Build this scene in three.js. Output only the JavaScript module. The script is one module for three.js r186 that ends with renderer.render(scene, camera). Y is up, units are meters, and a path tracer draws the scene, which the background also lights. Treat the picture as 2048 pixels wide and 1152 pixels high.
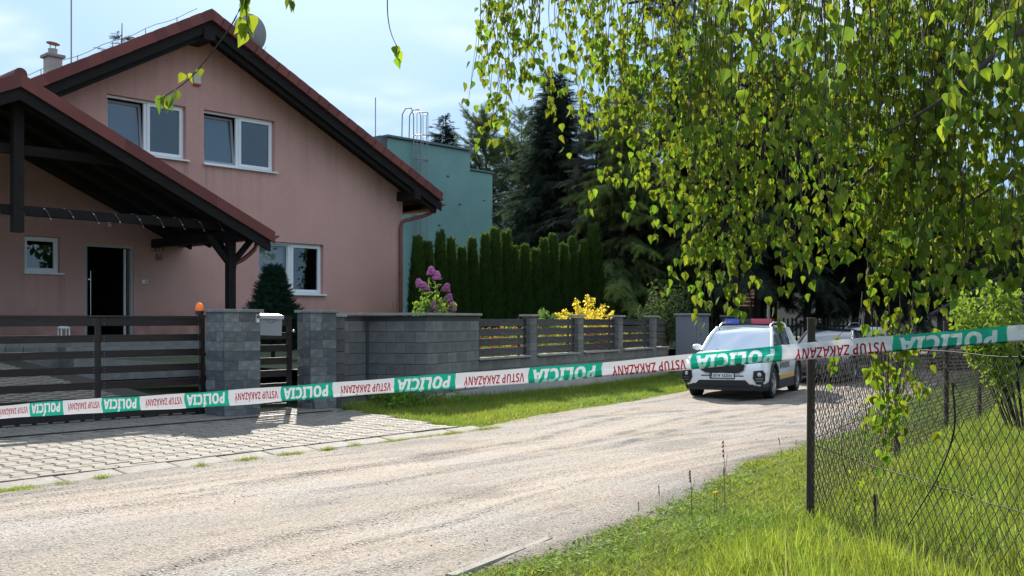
import * as THREE from 'three';
import { mergeGeometries, toCreasedNormals } from 'three/addons/utils/BufferGeometryUtils.js';
import { Brush, Evaluator, SUBTRACTION } from 'three-bvh-csg';

// ---------------------------------------------------------------- camera, sky, sun, exposure
// x runs along the street front, z = -b where b is the depth towards the house; metres, y up
const EYE = 1.55;
const scene = new THREE.Scene();
const camera = new THREE.PerspectiveCamera(32.13, 16 / 9, 0.1, 900);
camera.position.set(0, EYE, 0);
camera.rotation.y = -46.8 * Math.PI / 180;
camera.setViewOffset(2048, 1152, 0, -64, 2048, 1152);
const renderer = new THREE.WebGLRenderer();
renderer.toneMapping = THREE.LinearToneMapping;
renderer.toneMappingExposure = 2.95;
renderer.shadowMap.enabled = true;
const SUN_EL = 30.2 * Math.PI / 180;
const sunDir = new THREE.Vector3(0.577 * Math.cos(SUN_EL), Math.sin(SUN_EL), -0.8167 * Math.cos(SUN_EL)).normalize();
const sun = new THREE.DirectionalLight(new THREE.Color(1, 0.93, 0.83), 4.2);
sun.position.copy(sunDir).multiplyScalar(90).add(new THREE.Vector3(12, 0, -14));
sun.target.position.set(12, 0, -14);
sun.castShadow = true;
Object.assign(sun.shadow.camera, { left: -50, right: 50, top: 50, bottom: -50, near: 1, far: 220 });
sun.shadow.mapSize.set(4096, 4096);
scene.add(sun, sun.target);

// ---------------------------------------------------------------- random numbers and noise
function rng(seed) { let a = seed >>> 0; return () => { a = a + 0x6D2B79F5 | 0; let t = Math.imul(a ^ a >>> 15, 1 | a); t = t + Math.imul(t ^ t >>> 7, 61 | t) ^ t; return ((t ^ t >>> 14) >>> 0) / 4294967296; }; }
const hash = (x, y, z = 0) => { let h = Math.imul(x, 374761393) + Math.imul(y, 668265263) + Math.imul(z, 2147483647 ^ 362437) | 0; h = Math.imul(h ^ h >>> 13, 1274126177); h ^= h >>> 16; return (h >>> 0) / 4294967296; };
const sm = (t) => t * t * (3 - 2 * t), lerp = (a, b, t) => a + (b - a) * t, clamp = (x, a = 0, b = 1) => Math.min(b, Math.max(a, x));
const step = (a, b, x) => sm(clamp((x - a) / (b - a)));
const mod = (a, n) => n ? ((a % n) + n) % n : a;
function n2(x, y, p = 0, q = p, s = 0) {         // value noise, repeating every p by q cells when p > 0
  const i = Math.floor(x), j = Math.floor(y), u = sm(x - i), v = sm(y - j), a = mod(i, p), b = mod(i + 1, p), c = mod(j, q), d = mod(j + 1, q);
  return lerp(lerp(hash(a, c, s), hash(b, c, s), u), lerp(hash(a, d, s), hash(b, d, s), u), v);
}
function fbm(x, y, p = 0, oct = 4, s = 0) { let f = 0, a = 0.5, t = 0; for (let o = 0; o < oct; o++) { f += a * n2(x, y, p, p, s + o); t += a; a *= 0.5; x *= 2; y *= 2; p *= 2; } return f / t; }
function n3(x, y, z, s = 0) {
  const i = Math.floor(x), j = Math.floor(y), k = Math.floor(z), u = sm(x - i), v = sm(y - j), w = sm(z - k), h = (a, b, c) => hash(i + a + s * 57, j + b, k + c);
  return lerp(lerp(lerp(h(0, 0, 0), h(1, 0, 0), u), lerp(h(0, 1, 0), h(1, 1, 0), u), v), lerp(lerp(h(0, 0, 1), h(1, 0, 1), u), lerp(h(0, 1, 1), h(1, 1, 1), u), v), w);
}

// ---------------------------------------------------------------- sky: clear air with thin streaked cloud, brighter round the sun; extra cloud added overhead as fill light
{
  const Wd = 2048, Ht = 1024, data = new Float32Array(Wd * Ht * 4);
  for (let r = 0; r < Ht; r++) {
    const el = ((r + 0.5) / Ht - 0.5) * Math.PI, y = Math.sin(el), cy = Math.cos(el);
    for (let k = 0; k < Wd; k++) {
      const az = ((k + 0.5) / Wd - 0.5) * 2 * Math.PI, x = Math.cos(az) * cy, z = Math.sin(az) * cy, o = (r * Wd + k) * 4;
      const h = Math.max(y, 0), up = Math.pow(h, 0.6), c = x * sunDir.x + y * sunDir.y + z * sunDir.z;
      let R = lerp(0.145, 0.14, up), G = lerp(0.23, 0.23, up), B = lerp(0.325, 0.35, up);
      const glow = 0.05 * Math.pow(clamp(c), 5) + 0.2 * Math.pow(clamp(c), 40);
      R += glow; G += glow * 0.98; B += glow * 0.92;
      if (y > 0) {
        const fillCloud = step(0.3, 0.62, y), d = 1 / (y + 0.16), px = x * d, pz = z * d, qx = 0.82 * px + 0.57 * pz, qz = -0.57 * px + 0.82 * pz;  // cloud added above the view, denser and whiter, to brighten the shaded walls
        let f = 0, a = 0.5, s = 1.25, wx = qx * 1.1 + 0.5 * n3(qx, 3, qz), wz = qz * 2.1 + 0.7 * n3(qx + 9, 7, qz);
        for (let i = 0; i < 6; i++) { f += a * n3(wx * s + 11, i * 5.3, wz * s + 4.2, 3); a *= 0.5; s *= 2.1; }
        const m = Math.pow(step(lerp(0.43, 0.30, fillCloud), lerp(0.80, 0.68, fillCloud), f), 1.15) * step(0, 0.16, y) * 0.92, br = 0.385 + 0.07 * fillCloud + 0.12 * Math.pow(clamp(c), 3);
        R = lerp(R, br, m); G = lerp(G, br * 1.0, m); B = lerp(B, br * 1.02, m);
      } else { const g = step(0, -0.15, y); R = lerp(R, 0.2, g); G = lerp(G, 0.2, g); B = lerp(B, 0.17, g); }
      data[o] = R; data[o + 1] = G; data[o + 2] = B; data[o + 3] = 1;
    }
  }
  const t = new THREE.DataTexture(data, Wd, Ht, THREE.RGBAFormat, THREE.FloatType);
  t.mapping = THREE.EquirectangularReflectionMapping; t.magFilter = t.minFilter = THREE.LinearFilter; t.needsUpdate = true;
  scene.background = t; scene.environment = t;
}

// ---------------------------------------------------------------- textures and materials
function tex(size, fn, { srgb = true, sx = 1, sy = 1 } = {}) {
  const w = size, d = new Uint8Array(w * w * 4);
  for (let j = 0; j < w; j++) for (let i = 0; i < w; i++) { const c = fn(i / w, j / w), o = (j * w + i) * 4; d[o] = clamp(c[0]) * 255; d[o + 1] = clamp(c[1]) * 255; d[o + 2] = clamp(c[2]) * 255; d[o + 3] = 255; }
  const t = new THREE.DataTexture(d, w, w); t.wrapS = t.wrapT = THREE.RepeatWrapping; t.magFilter = THREE.LinearFilter; t.minFilter = THREE.LinearMipmapLinearFilter; t.generateMipmaps = true;
  if (srgb) t.colorSpace = THREE.SRGBColorSpace; t.repeat.set(sx, sy); t.needsUpdate = true; return t;
}
const gray = (v) => [v, v, v];
const rep = (t, a, b = a) => { const c = t.clone(); c.repeat.set(a, b); c.needsUpdate = true; return c; };
const std = (r, g, b, rough = 0.8, o = {}) => new THREE.MeshStandardMaterial({ color: new THREE.Color().setRGB(r, g, b), roughness: rough, ...o });
const phys = (r, g, b, rough, o = {}) => new THREE.MeshPhysicalMaterial({ color: new THREE.Color().setRGB(r, g, b), roughness: rough, ...o });
// value maps multiply the base colour, so they stay near white
const T = {
  mottle: tex(512, (u, v) => { const a = fbm(u * 4, v * 4, 4, 5, 1), b = n2(u * 256, v * 256, 256, 256, 2); return gray(0.84 + 0.14 * a + 0.08 * (b - 0.5)); }),
  speckle: tex(512, (u, v) => { const a = fbm(u * 6, v * 6, 6, 4, 5), b = n2(u * 170, v * 170, 170, 170, 3), c = n2(u * 300, v * 300, 300, 300, 9); return gray(0.7 + 0.2 * a + 0.2 * (b - 0.5) + 0.22 * (c - 0.5)); }),
  grain: tex(512, (u, v) => gray(0.45 + 0.5 * fbm(u * 3 , v * 48, 0 || 48, 3, 7) + 0.15 * (n2(u * 8, v * 200, 8, 200, 8) - 0.5))),
  bumpFine: tex(512, (u, v) => gray(0.5 * n2(u * 220, v * 220, 220, 220, 12) + 0.5 * fbm(u * 40, v * 40, 40, 3, 13)), { srgb: false }),
  slate: tex(512, (u, v) => { const a = fbm(u * 5, v * 9, 0, 5, 21), b = fbm(u * 30, v * 12, 0, 3, 22); return [0.62 + 0.36 * a + 0.1 * (b - 0.5), 0.64 + 0.36 * a + 0.1 * (b - 0.5), 0.66 + 0.36 * a + 0.1 * (b - 0.5)]; }),
};
const cellNoise = (x, y, p, s) => { // distance to the nearest of jittered points, and that point's own number
  const i = Math.floor(x), j = Math.floor(y); let best = 9, id = 0;
  for (let a = -1; a < 2; a++) for (let b = -1; b < 2; b++) { const m = mod(i + a, p), n = mod(j + b, p), dx = i + a + hash(m, n, s) - x, dy = j + b + hash(m, n, s + 1) - y, d = dx * dx + dy * dy; if (d < best) { best = d; id = hash(m, n, s + 2); } }
  return [Math.sqrt(best), id];
};
const gravel = (() => {
  const S = 1024, col = new Uint8Array(S * S * 4), hgt = new Uint8Array(S * S * 4);
  for (let j = 0; j < S; j++) for (let i = 0; i < S; i++) {
    const u = i / S, v = j / S, o = (j * S + i) * 4, big = fbm(u * 5, v * 5, 5, 4, 31), [d1, k1] = cellNoise(u * 150, v * 150, 150, 41), [d2, k2] = cellNoise(u * 78, v * 78, 78, 51);
    const stone2 = k2 > 0.68 ? clamp(1 - d2 * 2.6) : 0, stone1 = clamp(1 - d1 * 1.5), ht = 0.35 * stone1 + 0.75 * Math.sqrt(stone2);
    let c = 0.66 + 0.07 * big + 0.55 * (k1 - 0.5) * stone1 + (stone2 > 0.15 ? 0.34 * (hash(k2 * 1e5 | 0, 3) - 0.55) : 0) - 0.09 * (1 - stone1);
    if (k1 > 0.975) c *= 0.55;
    const warm = fbm(u * 3 + 7, v * 3, 3, 3, 61) - 0.5 + 0.35 * (hash(k1 * 1e5 | 0, 5) - 0.5);
    col[o] = clamp(c * (1.02 + 0.10 * warm)) * 255; col[o + 1] = clamp(c * 0.955) * 255; col[o + 2] = clamp(c * (0.90 - 0.12 * warm)) * 255; col[o + 3] = 255;
    hgt[o] = hgt[o + 1] = hgt[o + 2] = clamp(ht) * 255; hgt[o + 3] = 255;
  }
  const mk = (d, c) => { const t = new THREE.DataTexture(d, S, S); t.wrapS = t.wrapT = THREE.RepeatWrapping; t.magFilter = THREE.LinearFilter; if (c) t.colorSpace = THREE.SRGBColorSpace; t.repeat.set(1 / 2.3, 1 / 2.3); t.needsUpdate = true; return t; };
  return { map: mk(col, true), bump: mk(hgt, false) };
})();
// render of the house front: cloudy weathering, rain streaks below the sills and verges, splashed dirt at the foot
const facadeMap = tex(1024, (u, v) => {
  const x = 6 + u * 17, y = v * 11; let k = 0.9 + 0.13 * (fbm(u * 9, v * 6, 0, 4, 111) - 0.5) + 0.03 * (n2(u * 480, v * 330, 0, 0, 112) - 0.5);
  const streak = (n2(x * 9, y * 0.25, 0, 0, 113) - 0.45) * 1.2;
  for (const [x0, x1, ys] of [[11.85, 14.2, 5.98], [14.65, 17.1, 5.95], [16.45, 18.9, 2.31], [9.75, 10.75, 2.7]]) if (x > x0 - 0.05 && x < x1 + 0.05 && y < ys) { const d = ys - y; k -= Math.max(0, streak + 0.1) * 0.10 * Math.exp(-d * 1.1) * (Math.min(x - x0, x1 - x) < 0.16 ? 1.9 : 1); }
  const d2 = Math.max(0, 10.05 - (x > 14.4 ? (x - 14.4) * 0.495 : (14.4 - x) * 0.575) - 0.6 - y); k -= Math.max(0, streak) * 0.07 * Math.exp(-d2 * 0.9);
  const foot = 1 - step(0.9, 2.0 + 0.5 * n2(x * 2, 4), y); k -= foot * 0.14 * (0.4 + n2(x * 6, y * 5, 0, 0, 115));
  return [k, k * (1 - 0.02 * foot), k * (1 - 0.04 * foot)];
}, { sx: 1 / 17, sy: 1 / 11 });
facadeMap.offset.set(-6 / 17, 0);
const M = {
  plaster: std(0.70, 0.40, 0.345, 0.95, { map: rep(T.mottle, 0.45), bumpMap: rep(T.bumpFine, 1.2), bumpScale: 0.004 }),
  facade: std(0.77, 0.435, 0.37, 0.95, { map: facadeMap, bumpMap: rep(T.bumpFine, 1.2), bumpScale: 0.006 }),
  reveal: std(0.56, 0.25, 0.22, 0.95),
  darkWood: std(0.015, 0.0098, 0.008, 0.9, { map: rep(T.grain, 0.6) }),
  beamWood: std(0.026, 0.0165, 0.013, 0.9, { map: rep(T.grain, 0.5) }),
  tile: [std(0.20, 0.045, 0.035, 0.62, { map: rep(T.mottle, 1.3) }), std(0.17, 0.038, 0.03, 0.65, { map: rep(T.mottle, 1.1) }), std(0.225, 0.05, 0.038, 0.6, { map: rep(T.mottle, 0.9) })],
  pipe: phys(0.23, 0.075, 0.055, 0.45),
  upvc: phys(0.82, 0.83, 0.84, 0.35),
  pane: phys(0.80, 0.85, 0.86, 0.012, { transmission: 1, thickness: 0, ior: 1.7 }),
  blind: std(0.11, 0.125, 0.18, 0.9), curtain: std(0.30, 0.29, 0.27, 0.95), dark: std(0.012, 0.012, 0.014, 0.9),
  room: std(0.10, 0.09, 0.085, 0.95),
  gateWood: [std(0.040, 0.023, 0.017, 0.6, { map: rep(T.grain, 0.7) }), std(0.048, 0.028, 0.021, 0.6, { map: rep(T.grain, 0.8) }), std(0.033, 0.019, 0.015, 0.65, { map: rep(T.grain, 0.6) })],
  fencePlank: [std(0.075, 0.074, 0.076, 0.6, { map: rep(T.grain, 0.7) }), std(0.062, 0.061, 0.063, 0.6, { map: rep(T.grain, 0.6) })],
  steel: phys(0.30, 0.30, 0.31, 0.45, { metalness: 0.7 }), darkSteel: std(0.045, 0.042, 0.04, 0.5, { metalness: 0.5 }), chrome: phys(0.7, 0.7, 0.7, 0.15, { metalness: 1 }),
  block: [0.26, 0.285, 0.235, 0.31].map((k, i) => std(k, k * 0.985, k * 0.94, 0.92, { map: rep(T.speckle, 1.1 + 0.17 * i), bumpMap: rep(T.bumpFine, 2.5), bumpScale: 0.004 })),
  slateTile: [[0.155, 0.157, 0.157], [0.24, 0.238, 0.224], [0.135, 0.138, 0.142], [0.30, 0.295, 0.278], [0.19, 0.19, 0.182]].map(([r, g, b], i) => std(r, g, b, 0.62, { map: rep(T.slate, 1.3 + 0.3 * i), bumpMap: rep(T.slate, 1.3 + 0.3 * i), bumpScale: 0.006 })),
  mortar: std(0.06, 0.062, 0.065, 0.95),
  cap: std(0.40, 0.40, 0.38, 0.85, { map: rep(T.speckle, 1.5) }),
  concrete: std(0.36, 0.35, 0.325, 0.9, { map: rep(T.speckle, 0.9), bumpMap: rep(T.bumpFine, 1.5), bumpScale: 0.005 }),
  kerb: std(0.36, 0.33, 0.285, 0.9, { map: rep(T.speckle, 1.7), bumpMap: rep(T.bumpFine, 3), bumpScale: 0.004 }),
  paver: [[0.30, 0.265, 0.215], [0.33, 0.29, 0.24], [0.27, 0.243, 0.205], [0.31, 0.268, 0.215]].map(([r, g, b], i) => std(r, g, b, 0.9, { map: rep(T.speckle, 1.9 + 0.2 * i), bumpMap: rep(T.bumpFine, 3), bumpScale: 0.003 })),
  joint: std(0.055, 0.047, 0.034, 0.98, { map: rep(T.speckle, 2) }),
  plinthPlaster: std(0.50, 0.48, 0.46, 0.95, { map: rep(T.mottle, 0.9), bumpMap: rep(T.bumpFine, 2), bumpScale: 0.006 }),
  greenPlaster: std(0.215, 0.43, 0.40, 0.95, { map: rep(T.mottle, 0.12) }),
  bark: std(0.055, 0.043, 0.034, 0.95, { map: rep(T.grain, 0.5, 0.2) }),
  twig: std(0.045, 0.028, 0.022, 0.8),
  paleWall: std(0.42, 0.38, 0.31, 0.95),
};
function stainedBlock(r, g, b) { return std(r, g, b, 0.9, { map: rep(T.speckle, 1.2) }); }

// ---------------------------------------------------------------- geometry helpers
const V = (x, y, b) => new THREE.Vector3(x, y, -b);
function wuv(g) {                                 // uv in metres, from the side that each face looks to
  g = g.index ? g.toNonIndexed() : g; if (!g.attributes.normal) g.computeVertexNormals();
  const p = g.attributes.position, n = p.count, uv = new Float32Array(n * 2), a = new THREE.Vector3(), b = new THREE.Vector3(), c = new THREE.Vector3();
  for (let i = 0; i < n; i += 3) {
    a.fromBufferAttribute(p, i); b.fromBufferAttribute(p, i + 1); c.fromBufferAttribute(p, i + 2);
    const N = b.clone().sub(a).cross(c.clone().sub(a)), x = Math.abs(N.x), y = Math.abs(N.y), z = Math.abs(N.z);
    for (let k = 0; k < 3; k++) { const X = p.getX(i + k), Y = p.getY(i + k), Z = p.getZ(i + k), o = (i + k) * 2; if (y >= x && y >= z) { uv[o] = X; uv[o + 1] = Z; } else if (x >= z) { uv[o] = Z; uv[o + 1] = Y; } else { uv[o] = X; uv[o + 1] = Y; } }
  }
  g.setAttribute('uv', new THREE.BufferAttribute(uv, 2)); return g;
}
// box by its centre (x, y, depth b)
const box = (w, h, d, x = 0, y = 0, b = 0, ry = 0, rz = 0, rx = 0) => { const g = wuv(new THREE.BoxGeometry(w, h, d)); if (rx) g.rotateX(rx); if (rz) g.rotateZ(rz); if (ry) g.rotateY(ry); return g.translate(x, y, -b); };
function cbox(w, h, d, c = 0.008, seg = 1) {      // box with chamfered edges, centred, standing on y = 0
  const s = new THREE.Shape(); s.moveTo(-w / 2 + c, -d / 2 + c); s.lineTo(w / 2 - c, -d / 2 + c); s.lineTo(w / 2 - c, d / 2 - c); s.lineTo(-w / 2 + c, d / 2 - c); s.closePath();
  const g = new THREE.ExtrudeGeometry(s, { depth: h - 2 * c, bevelEnabled: true, bevelThickness: c, bevelSize: c, bevelSegments: seg }); g.translate(0, 0, c); g.rotateX(-Math.PI / 2); return wuv(g);
}
const merge = (list) => { const l = list.map((g) => { g = g.index ? g.toNonIndexed() : g; for (const k of Object.keys(g.attributes)) if (!['position', 'normal', 'uv'].includes(k)) g.deleteAttribute(k); if (!g.attributes.uv) g.setAttribute('uv', new THREE.BufferAttribute(new Float32Array(g.attributes.position.count * 2), 2)); return g; }); return mergeGeometries(l); };
function tube(pts, r0, r1 = r0, sides = 5) {      // light tube along points, tapering from r0 to r1
  const P = [], I = [], N = [], n = pts.length, t = new THREE.Vector3(), u = new THREE.Vector3(), v = new THREE.Vector3(), up = new THREE.Vector3();
  for (let i = 0; i < n; i++) {
    t.subVectors(pts[Math.min(n - 1, i + 1)], pts[Math.max(0, i - 1)]).normalize();
    up.set(Math.abs(t.y) > 0.9 ? 1 : 0, Math.abs(t.y) > 0.9 ? 0 : 1, 0); u.crossVectors(t, up).normalize(); v.crossVectors(t, u);
    const r = lerp(r0, r1, i / (n - 1));
    for (let k = 0; k < sides; k++) { const a = k / sides * 2 * Math.PI, c = Math.cos(a), s = Math.sin(a); N.push(u.x * c + v.x * s, u.y * c + v.y * s, u.z * c + v.z * s); P.push(pts[i].x + r * N[N.length - 3], pts[i].y + r * N[N.length - 2], pts[i].z + r * N[N.length - 1]); }
    if (i) for (let k = 0; k < sides; k++) { const a = (i - 1) * sides + k, b = (i - 1) * sides + (k + 1) % sides, c = i * sides + k, d = i * sides + (k + 1) % sides; I.push(a, b, c, b, d, c); }
  }
  const g = new THREE.BufferGeometry(); g.setAttribute('position', new THREE.Float32BufferAttribute(P, 3)); g.setAttribute('normal', new THREE.Float32BufferAttribute(N, 3)); g.setIndex(I); return g;
}
const curve = (pts, n = 12) => new THREE.CatmullRomCurve3(pts).getPoints(n);
const cyl = (r, h, x, y, b, seg = 16, r2 = r) => new THREE.CylinderGeometry(r2, r, h, seg).translate(x, y, -b);   // y = centre
function ring(x0, x1, y0, y1, t, depth, tb = t) { // rectangular frame in the x-y plane, front face at z = depth
  const s = new THREE.Shape(); s.moveTo(x0, y0); s.lineTo(x1, y0); s.lineTo(x1, y1); s.lineTo(x0, y1); s.closePath();
  const h = new THREE.Path(); h.moveTo(x0 + t, y0 + tb); h.lineTo(x0 + t, y1 - t); h.lineTo(x1 - t, y1 - t); h.lineTo(x1 - t, y0 + tb); h.closePath(); s.holes.push(h);
  return new THREE.ExtrudeGeometry(s, { depth: depth - 0.008, bevelEnabled: true, bevelSize: 0.004, bevelThickness: 0.004, bevelSegments: 1, bevelOffset: -0.004 }).translate(0, 0, 0.004);
}
const poly = (pts, depth) => { const s = new THREE.Shape(); pts.forEach(([x, y], i) => i ? s.lineTo(x, y) : s.moveTo(x, y)); s.closePath(); return wuv(new THREE.ExtrudeGeometry(s, { depth, bevelEnabled: false })); };

// ---------------------------------------------------------------- scene tree helpers
const used = new Map();
const numbered = (name) => { const k = used.get(name) || 0; used.set(name, k + 1); return k ? name + '_' + String(k).padStart(3, '0') : name; };
const tag = (o, label, category, group, kind) => { o.userData.label = label; o.userData.category = category; if (group) o.userData.group = group; if (kind) o.userData.kind = kind; return o; };
function shadow(m) { m.castShadow = m.receiveShadow = true; return m; }
function thing(name, label, category, group, [x, y, b] = [0, 0, 0], ry = 0) { const g = new THREE.Group(); g.name = numbered(name); g.position.set(x, y, -b); g.rotation.y = ry; scene.add(g); return tag(g, label, category, group); }
function part(parent, name, geo, mat, label) { const m = shadow(new THREE.Mesh(geo, mat)); m.name = parent.isScene ? numbered(name) : name; if (label) m.userData.label = label; parent.add(m); return m; }
// a part whose geometry is given in scene coordinates, under a thing that stands at its own base
function wpart(parent, name, geo, mat, label) { const p = parent.position; return part(parent, name, geo.translate(-p.x, -p.y, -p.z), mat, label); }
function setting(name, geo, mat, kind = 'structure') { const m = part(scene, name, geo, mat); m.userData.kind = kind; return m; }
function instances(parent, name, geo, mat, list, kind = 'stuff') {  // list of [Matrix4, Color?]
  const m = shadow(new THREE.InstancedMesh(geo, mat, list.length)); m.name = parent.isScene ? numbered(name) : name;
  list.forEach(([x, c], i) => { m.setMatrixAt(i, x); if (c) m.setColorAt(i, c); }); m.userData.kind = kind; parent.add(m); return m;
}
const _q = new THREE.Quaternion(), _e = new THREE.Euler();
const mat4 = (x, y, z, rx, ry, rz, sx, sy = sx, sz = sx) => new THREE.Matrix4().compose(new THREE.Vector3(x, y, z), new THREE.Quaternion().setFromEuler(new THREE.Euler(rx, ry, rz, 'YXZ')), new THREE.Vector3(sx, sy, sz));
const rgb = (r, g, b) => new THREE.Color().setRGB(r, g, b);
function piece(parent, name, geo, mat, x, y, b, ry = 0) { const m = part(parent, name, geo, mat); m.position.set(x, y, -b); m.rotation.y = ry; return m; }
// the house and all that is fixed to it or stands on its terrace: drawn at a scale of 1 : 1.12, set out here at full size
const HK = 1.12;
function bigger(t) { const p = t.position; p.set(p.x * HK, EYE + (p.y - EYE) * HK, p.z * HK); t.scale.setScalar(HK); return t; }

// ================================================================ the ground
const fall = (x) => -0.17 * sm(clamp((x - 9) / 10));                 // the street drops a little towards the parked cars
const kerbB = (x) => 9.5 + (x - 3.4) * 0.059;                        // front line of the kerb
const roadL = (x) => x < 9.66 ? kerbB(x) - 0.02 - 0.25 * step(3.2, 0, x) : x < 15 ? 9.87 + (x - 9.66) * 0.352 : x < 19.3 ? 11.75 + (x - 15) * 0.282 : 12.97 + (x - 19.3) * 0.24;
const roadR = (x) => 4.42 + 0.226 * (x - 4.16) + 0.18 * (n2(x * 0.55, 3) - 0.5) - 0.25 * step(1, -4, x);
{
  const g = new THREE.PlaneGeometry(640, 640, 320, 320); g.rotateX(-Math.PI / 2); g.translate(100, 0, -80);
  const p = g.attributes.position, col = new Float32Array(p.count * 3), uv = g.attributes.uv;
  for (let i = 0; i < p.count; i++) {
    const x = p.getX(i), b = -p.getZ(i), k = fbm(x * 0.5, b * 0.5, 0, 4, 71);
    p.setY(i, fall(x) - 0.035); uv.setXY(i, x, b);
    col.set([lerp(0.07, 0.13, k), lerp(0.11, 0.13, k), lerp(0.022, 0.045, k)], i * 3);
  }
  g.setAttribute('color', new THREE.BufferAttribute(col, 3)); g.computeVertexNormals();
  setting('ground', g, std(1, 1, 1, 1, { vertexColors: true, map: rep(T.speckle, 0.8), bumpMap: rep(T.bumpFine, 0.7), bumpScale: 0.03 }));
}
{ // gravel road: a sheet with wheel ruts and washed ripples, feathering out into the verges
  const us = []; for (let x = -14; x < 30; x += 0.11) us.push(x); for (let x = 30; x < 110; x += 1) us.push(x);
  const NV = 132, P = [], C = [], U = [], I = [];
  us.forEach((x, i) => {
    const L = roadL(x) + 0.35, R = roadR(x) - 0.45;
    for (let j = 0; j <= NV; j++) {
      const v = j / NV, b = lerp(R, L, v), w = b - R, tot = L - R, along = x, c = w / tot;
      const wob = 0.22 * n2(x * 0.28, 1.5) + 0.05 * n2(x * 1.6, 8);
      let y = 0.022 - 0.075 * (1 - step(0, 0.42, w)) - 0.05 * (1 - step(0, 0.3, tot - w)) * step(9.2, 10.4, x) - 0.03 * (1 - step(0.05, 0.4, tot - w)) * (1 - step(9.2, 10.4, x));
      y += 0.035 * (fbm(x * 0.42, b * 0.8, 0, 3, 81) - 0.5) + 0.024 * (fbm(x * 0.6, b * 4.5, 0, 3, 85) - 0.5);
      const ri = n2(x * 0.42 + 0.6 * n2(x * 1.3, b * 1.3), b * 3.6 + 0.9 * n2(x * 0.35, b), 0, 0, 99); y += 0.02 * Math.pow(1 - Math.abs(2 * ri - 1), 5) * step(0.35, 0.7, n2(x * 0.3, b * 0.9 + 7));
      for (let q = 0; q < 9; q++) { const cb = c - (0.1 + 0.095 * q + 0.05 * n2(x * 0.22, q * 7.7) + 0.012 * n2(x * 1.9, q * 3.1)), on = step(0.42, 0.62, n2(x * 0.24 + q * 3.7, q * 5.3)); if (cb > -0.09 && cb < 0.09) y += 0.02 * on * step(-0.006, 0.004, cb) * (1 - step(0.01, 0.08, cb)); }
      const rut = (at, wd) => Math.exp(-Math.pow((c - at - wob * 0.12) / wd, 2)); y -= 0.026 * rut(0.26, 0.055) + 0.028 * rut(0.63, 0.06);
      const tread = Math.pow(Math.abs(Math.sin((b + wob * 1.2 - 0.02 * x) * 8.5)), 6); y += 0.018 * tread * step(7, 11, x) * step(0.35, 0.6, n2(x * 0.2 + 5, b * 1.3)) ;
      P.push(x, fall(x) + y, -b); U.push(x, b);
      const dirt = fbm(x * 0.25, b * 0.6, 0, 4, 91), edge = (1 - step(0.1, 0.9, w)) + 0.7 * (1 - step(0.1, 0.8, tot - w)), k = lerp(0.80, 1.10, dirt) * lerp(1, 0.76, clamp(edge)) * (1 + 0.16 * rut(0.26, 0.085) + 0.16 * rut(0.63, 0.09)) * (1 - 0.28 * step(0.6, 0.74, fbm(x * 0.8 + 3, b * 1.9, 0, 4, 97)));
      const pk = fbm(x * 0.35 + 20, b * 0.5, 0, 3, 95);
      C.push(k * (0.865 + 0.03 * pk), k * (0.862 - 0.01 * pk), k * (0.84 - 0.04 * pk));
      if (i && j) { const a = (i - 1) * (NV + 1) + j - 1, d = i * (NV + 1) + j - 1; I.push(a, d, a + 1, d, d + 1, a + 1); }
    }
  });
  const g = new THREE.BufferGeometry(); g.setAttribute('position', new THREE.Float32BufferAttribute(P, 3)); g.setAttribute('color', new THREE.Float32BufferAttribute(C, 3)); g.setAttribute('uv', new THREE.Float32BufferAttribute(U, 2)); g.setIndex(I); g.computeVertexNormals();
  setting('road', g, std(0.58, 0.59, 0.59, 0.95, { vertexColors: true, map: gravel.map, bumpMap: gravel.bump, bumpScale: 0.009 }));
  const r = rng(5), L = [], sg = new THREE.IcosahedronGeometry(1, 0);
  for (let i = 0; i < 2600; i++) {
    const x = 2 + 14 * Math.pow(r(), 1.3), e = r(), v = e < 0.22 ? r() * 0.09 : e < 0.4 ? 1 - r() * 0.06 : r(), b = lerp(roadR(x) - 0.1, roadL(x), v), s = 0.003 + 0.005 * Math.pow(r(), 3), k = 0.45 + 0.3 * r();
    L.push([mat4(x, fall(x) + 0.018 + s * 0.2, -b, r() * 6, r() * 6, r() * 6, s * (0.8 + r() * 0.6), s * 0.7, s), rgb(k, k * 0.96, k * 0.9)]);
  }
  for (let i = 0; i < 22; i++) { const x = 2.5 + 13 * r(), b = lerp(roadR(x), roadL(x), r()), s = 0.005 + 0.007 * r(), k = 0.1 + 0.1 * r(); L.push([mat4(x, fall(x) + 0.02, -b, r() * 6, r() * 6, r() * 6, s), rgb(k, k * 0.97, k * 0.95)]); }
  const st = instances(scene, 'road_gravel', sg, std(1, 1, 1, 0.95), L); tag(st, 'loose grey and brown stones lying on the gravel road', 'gravel');
}

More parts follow.
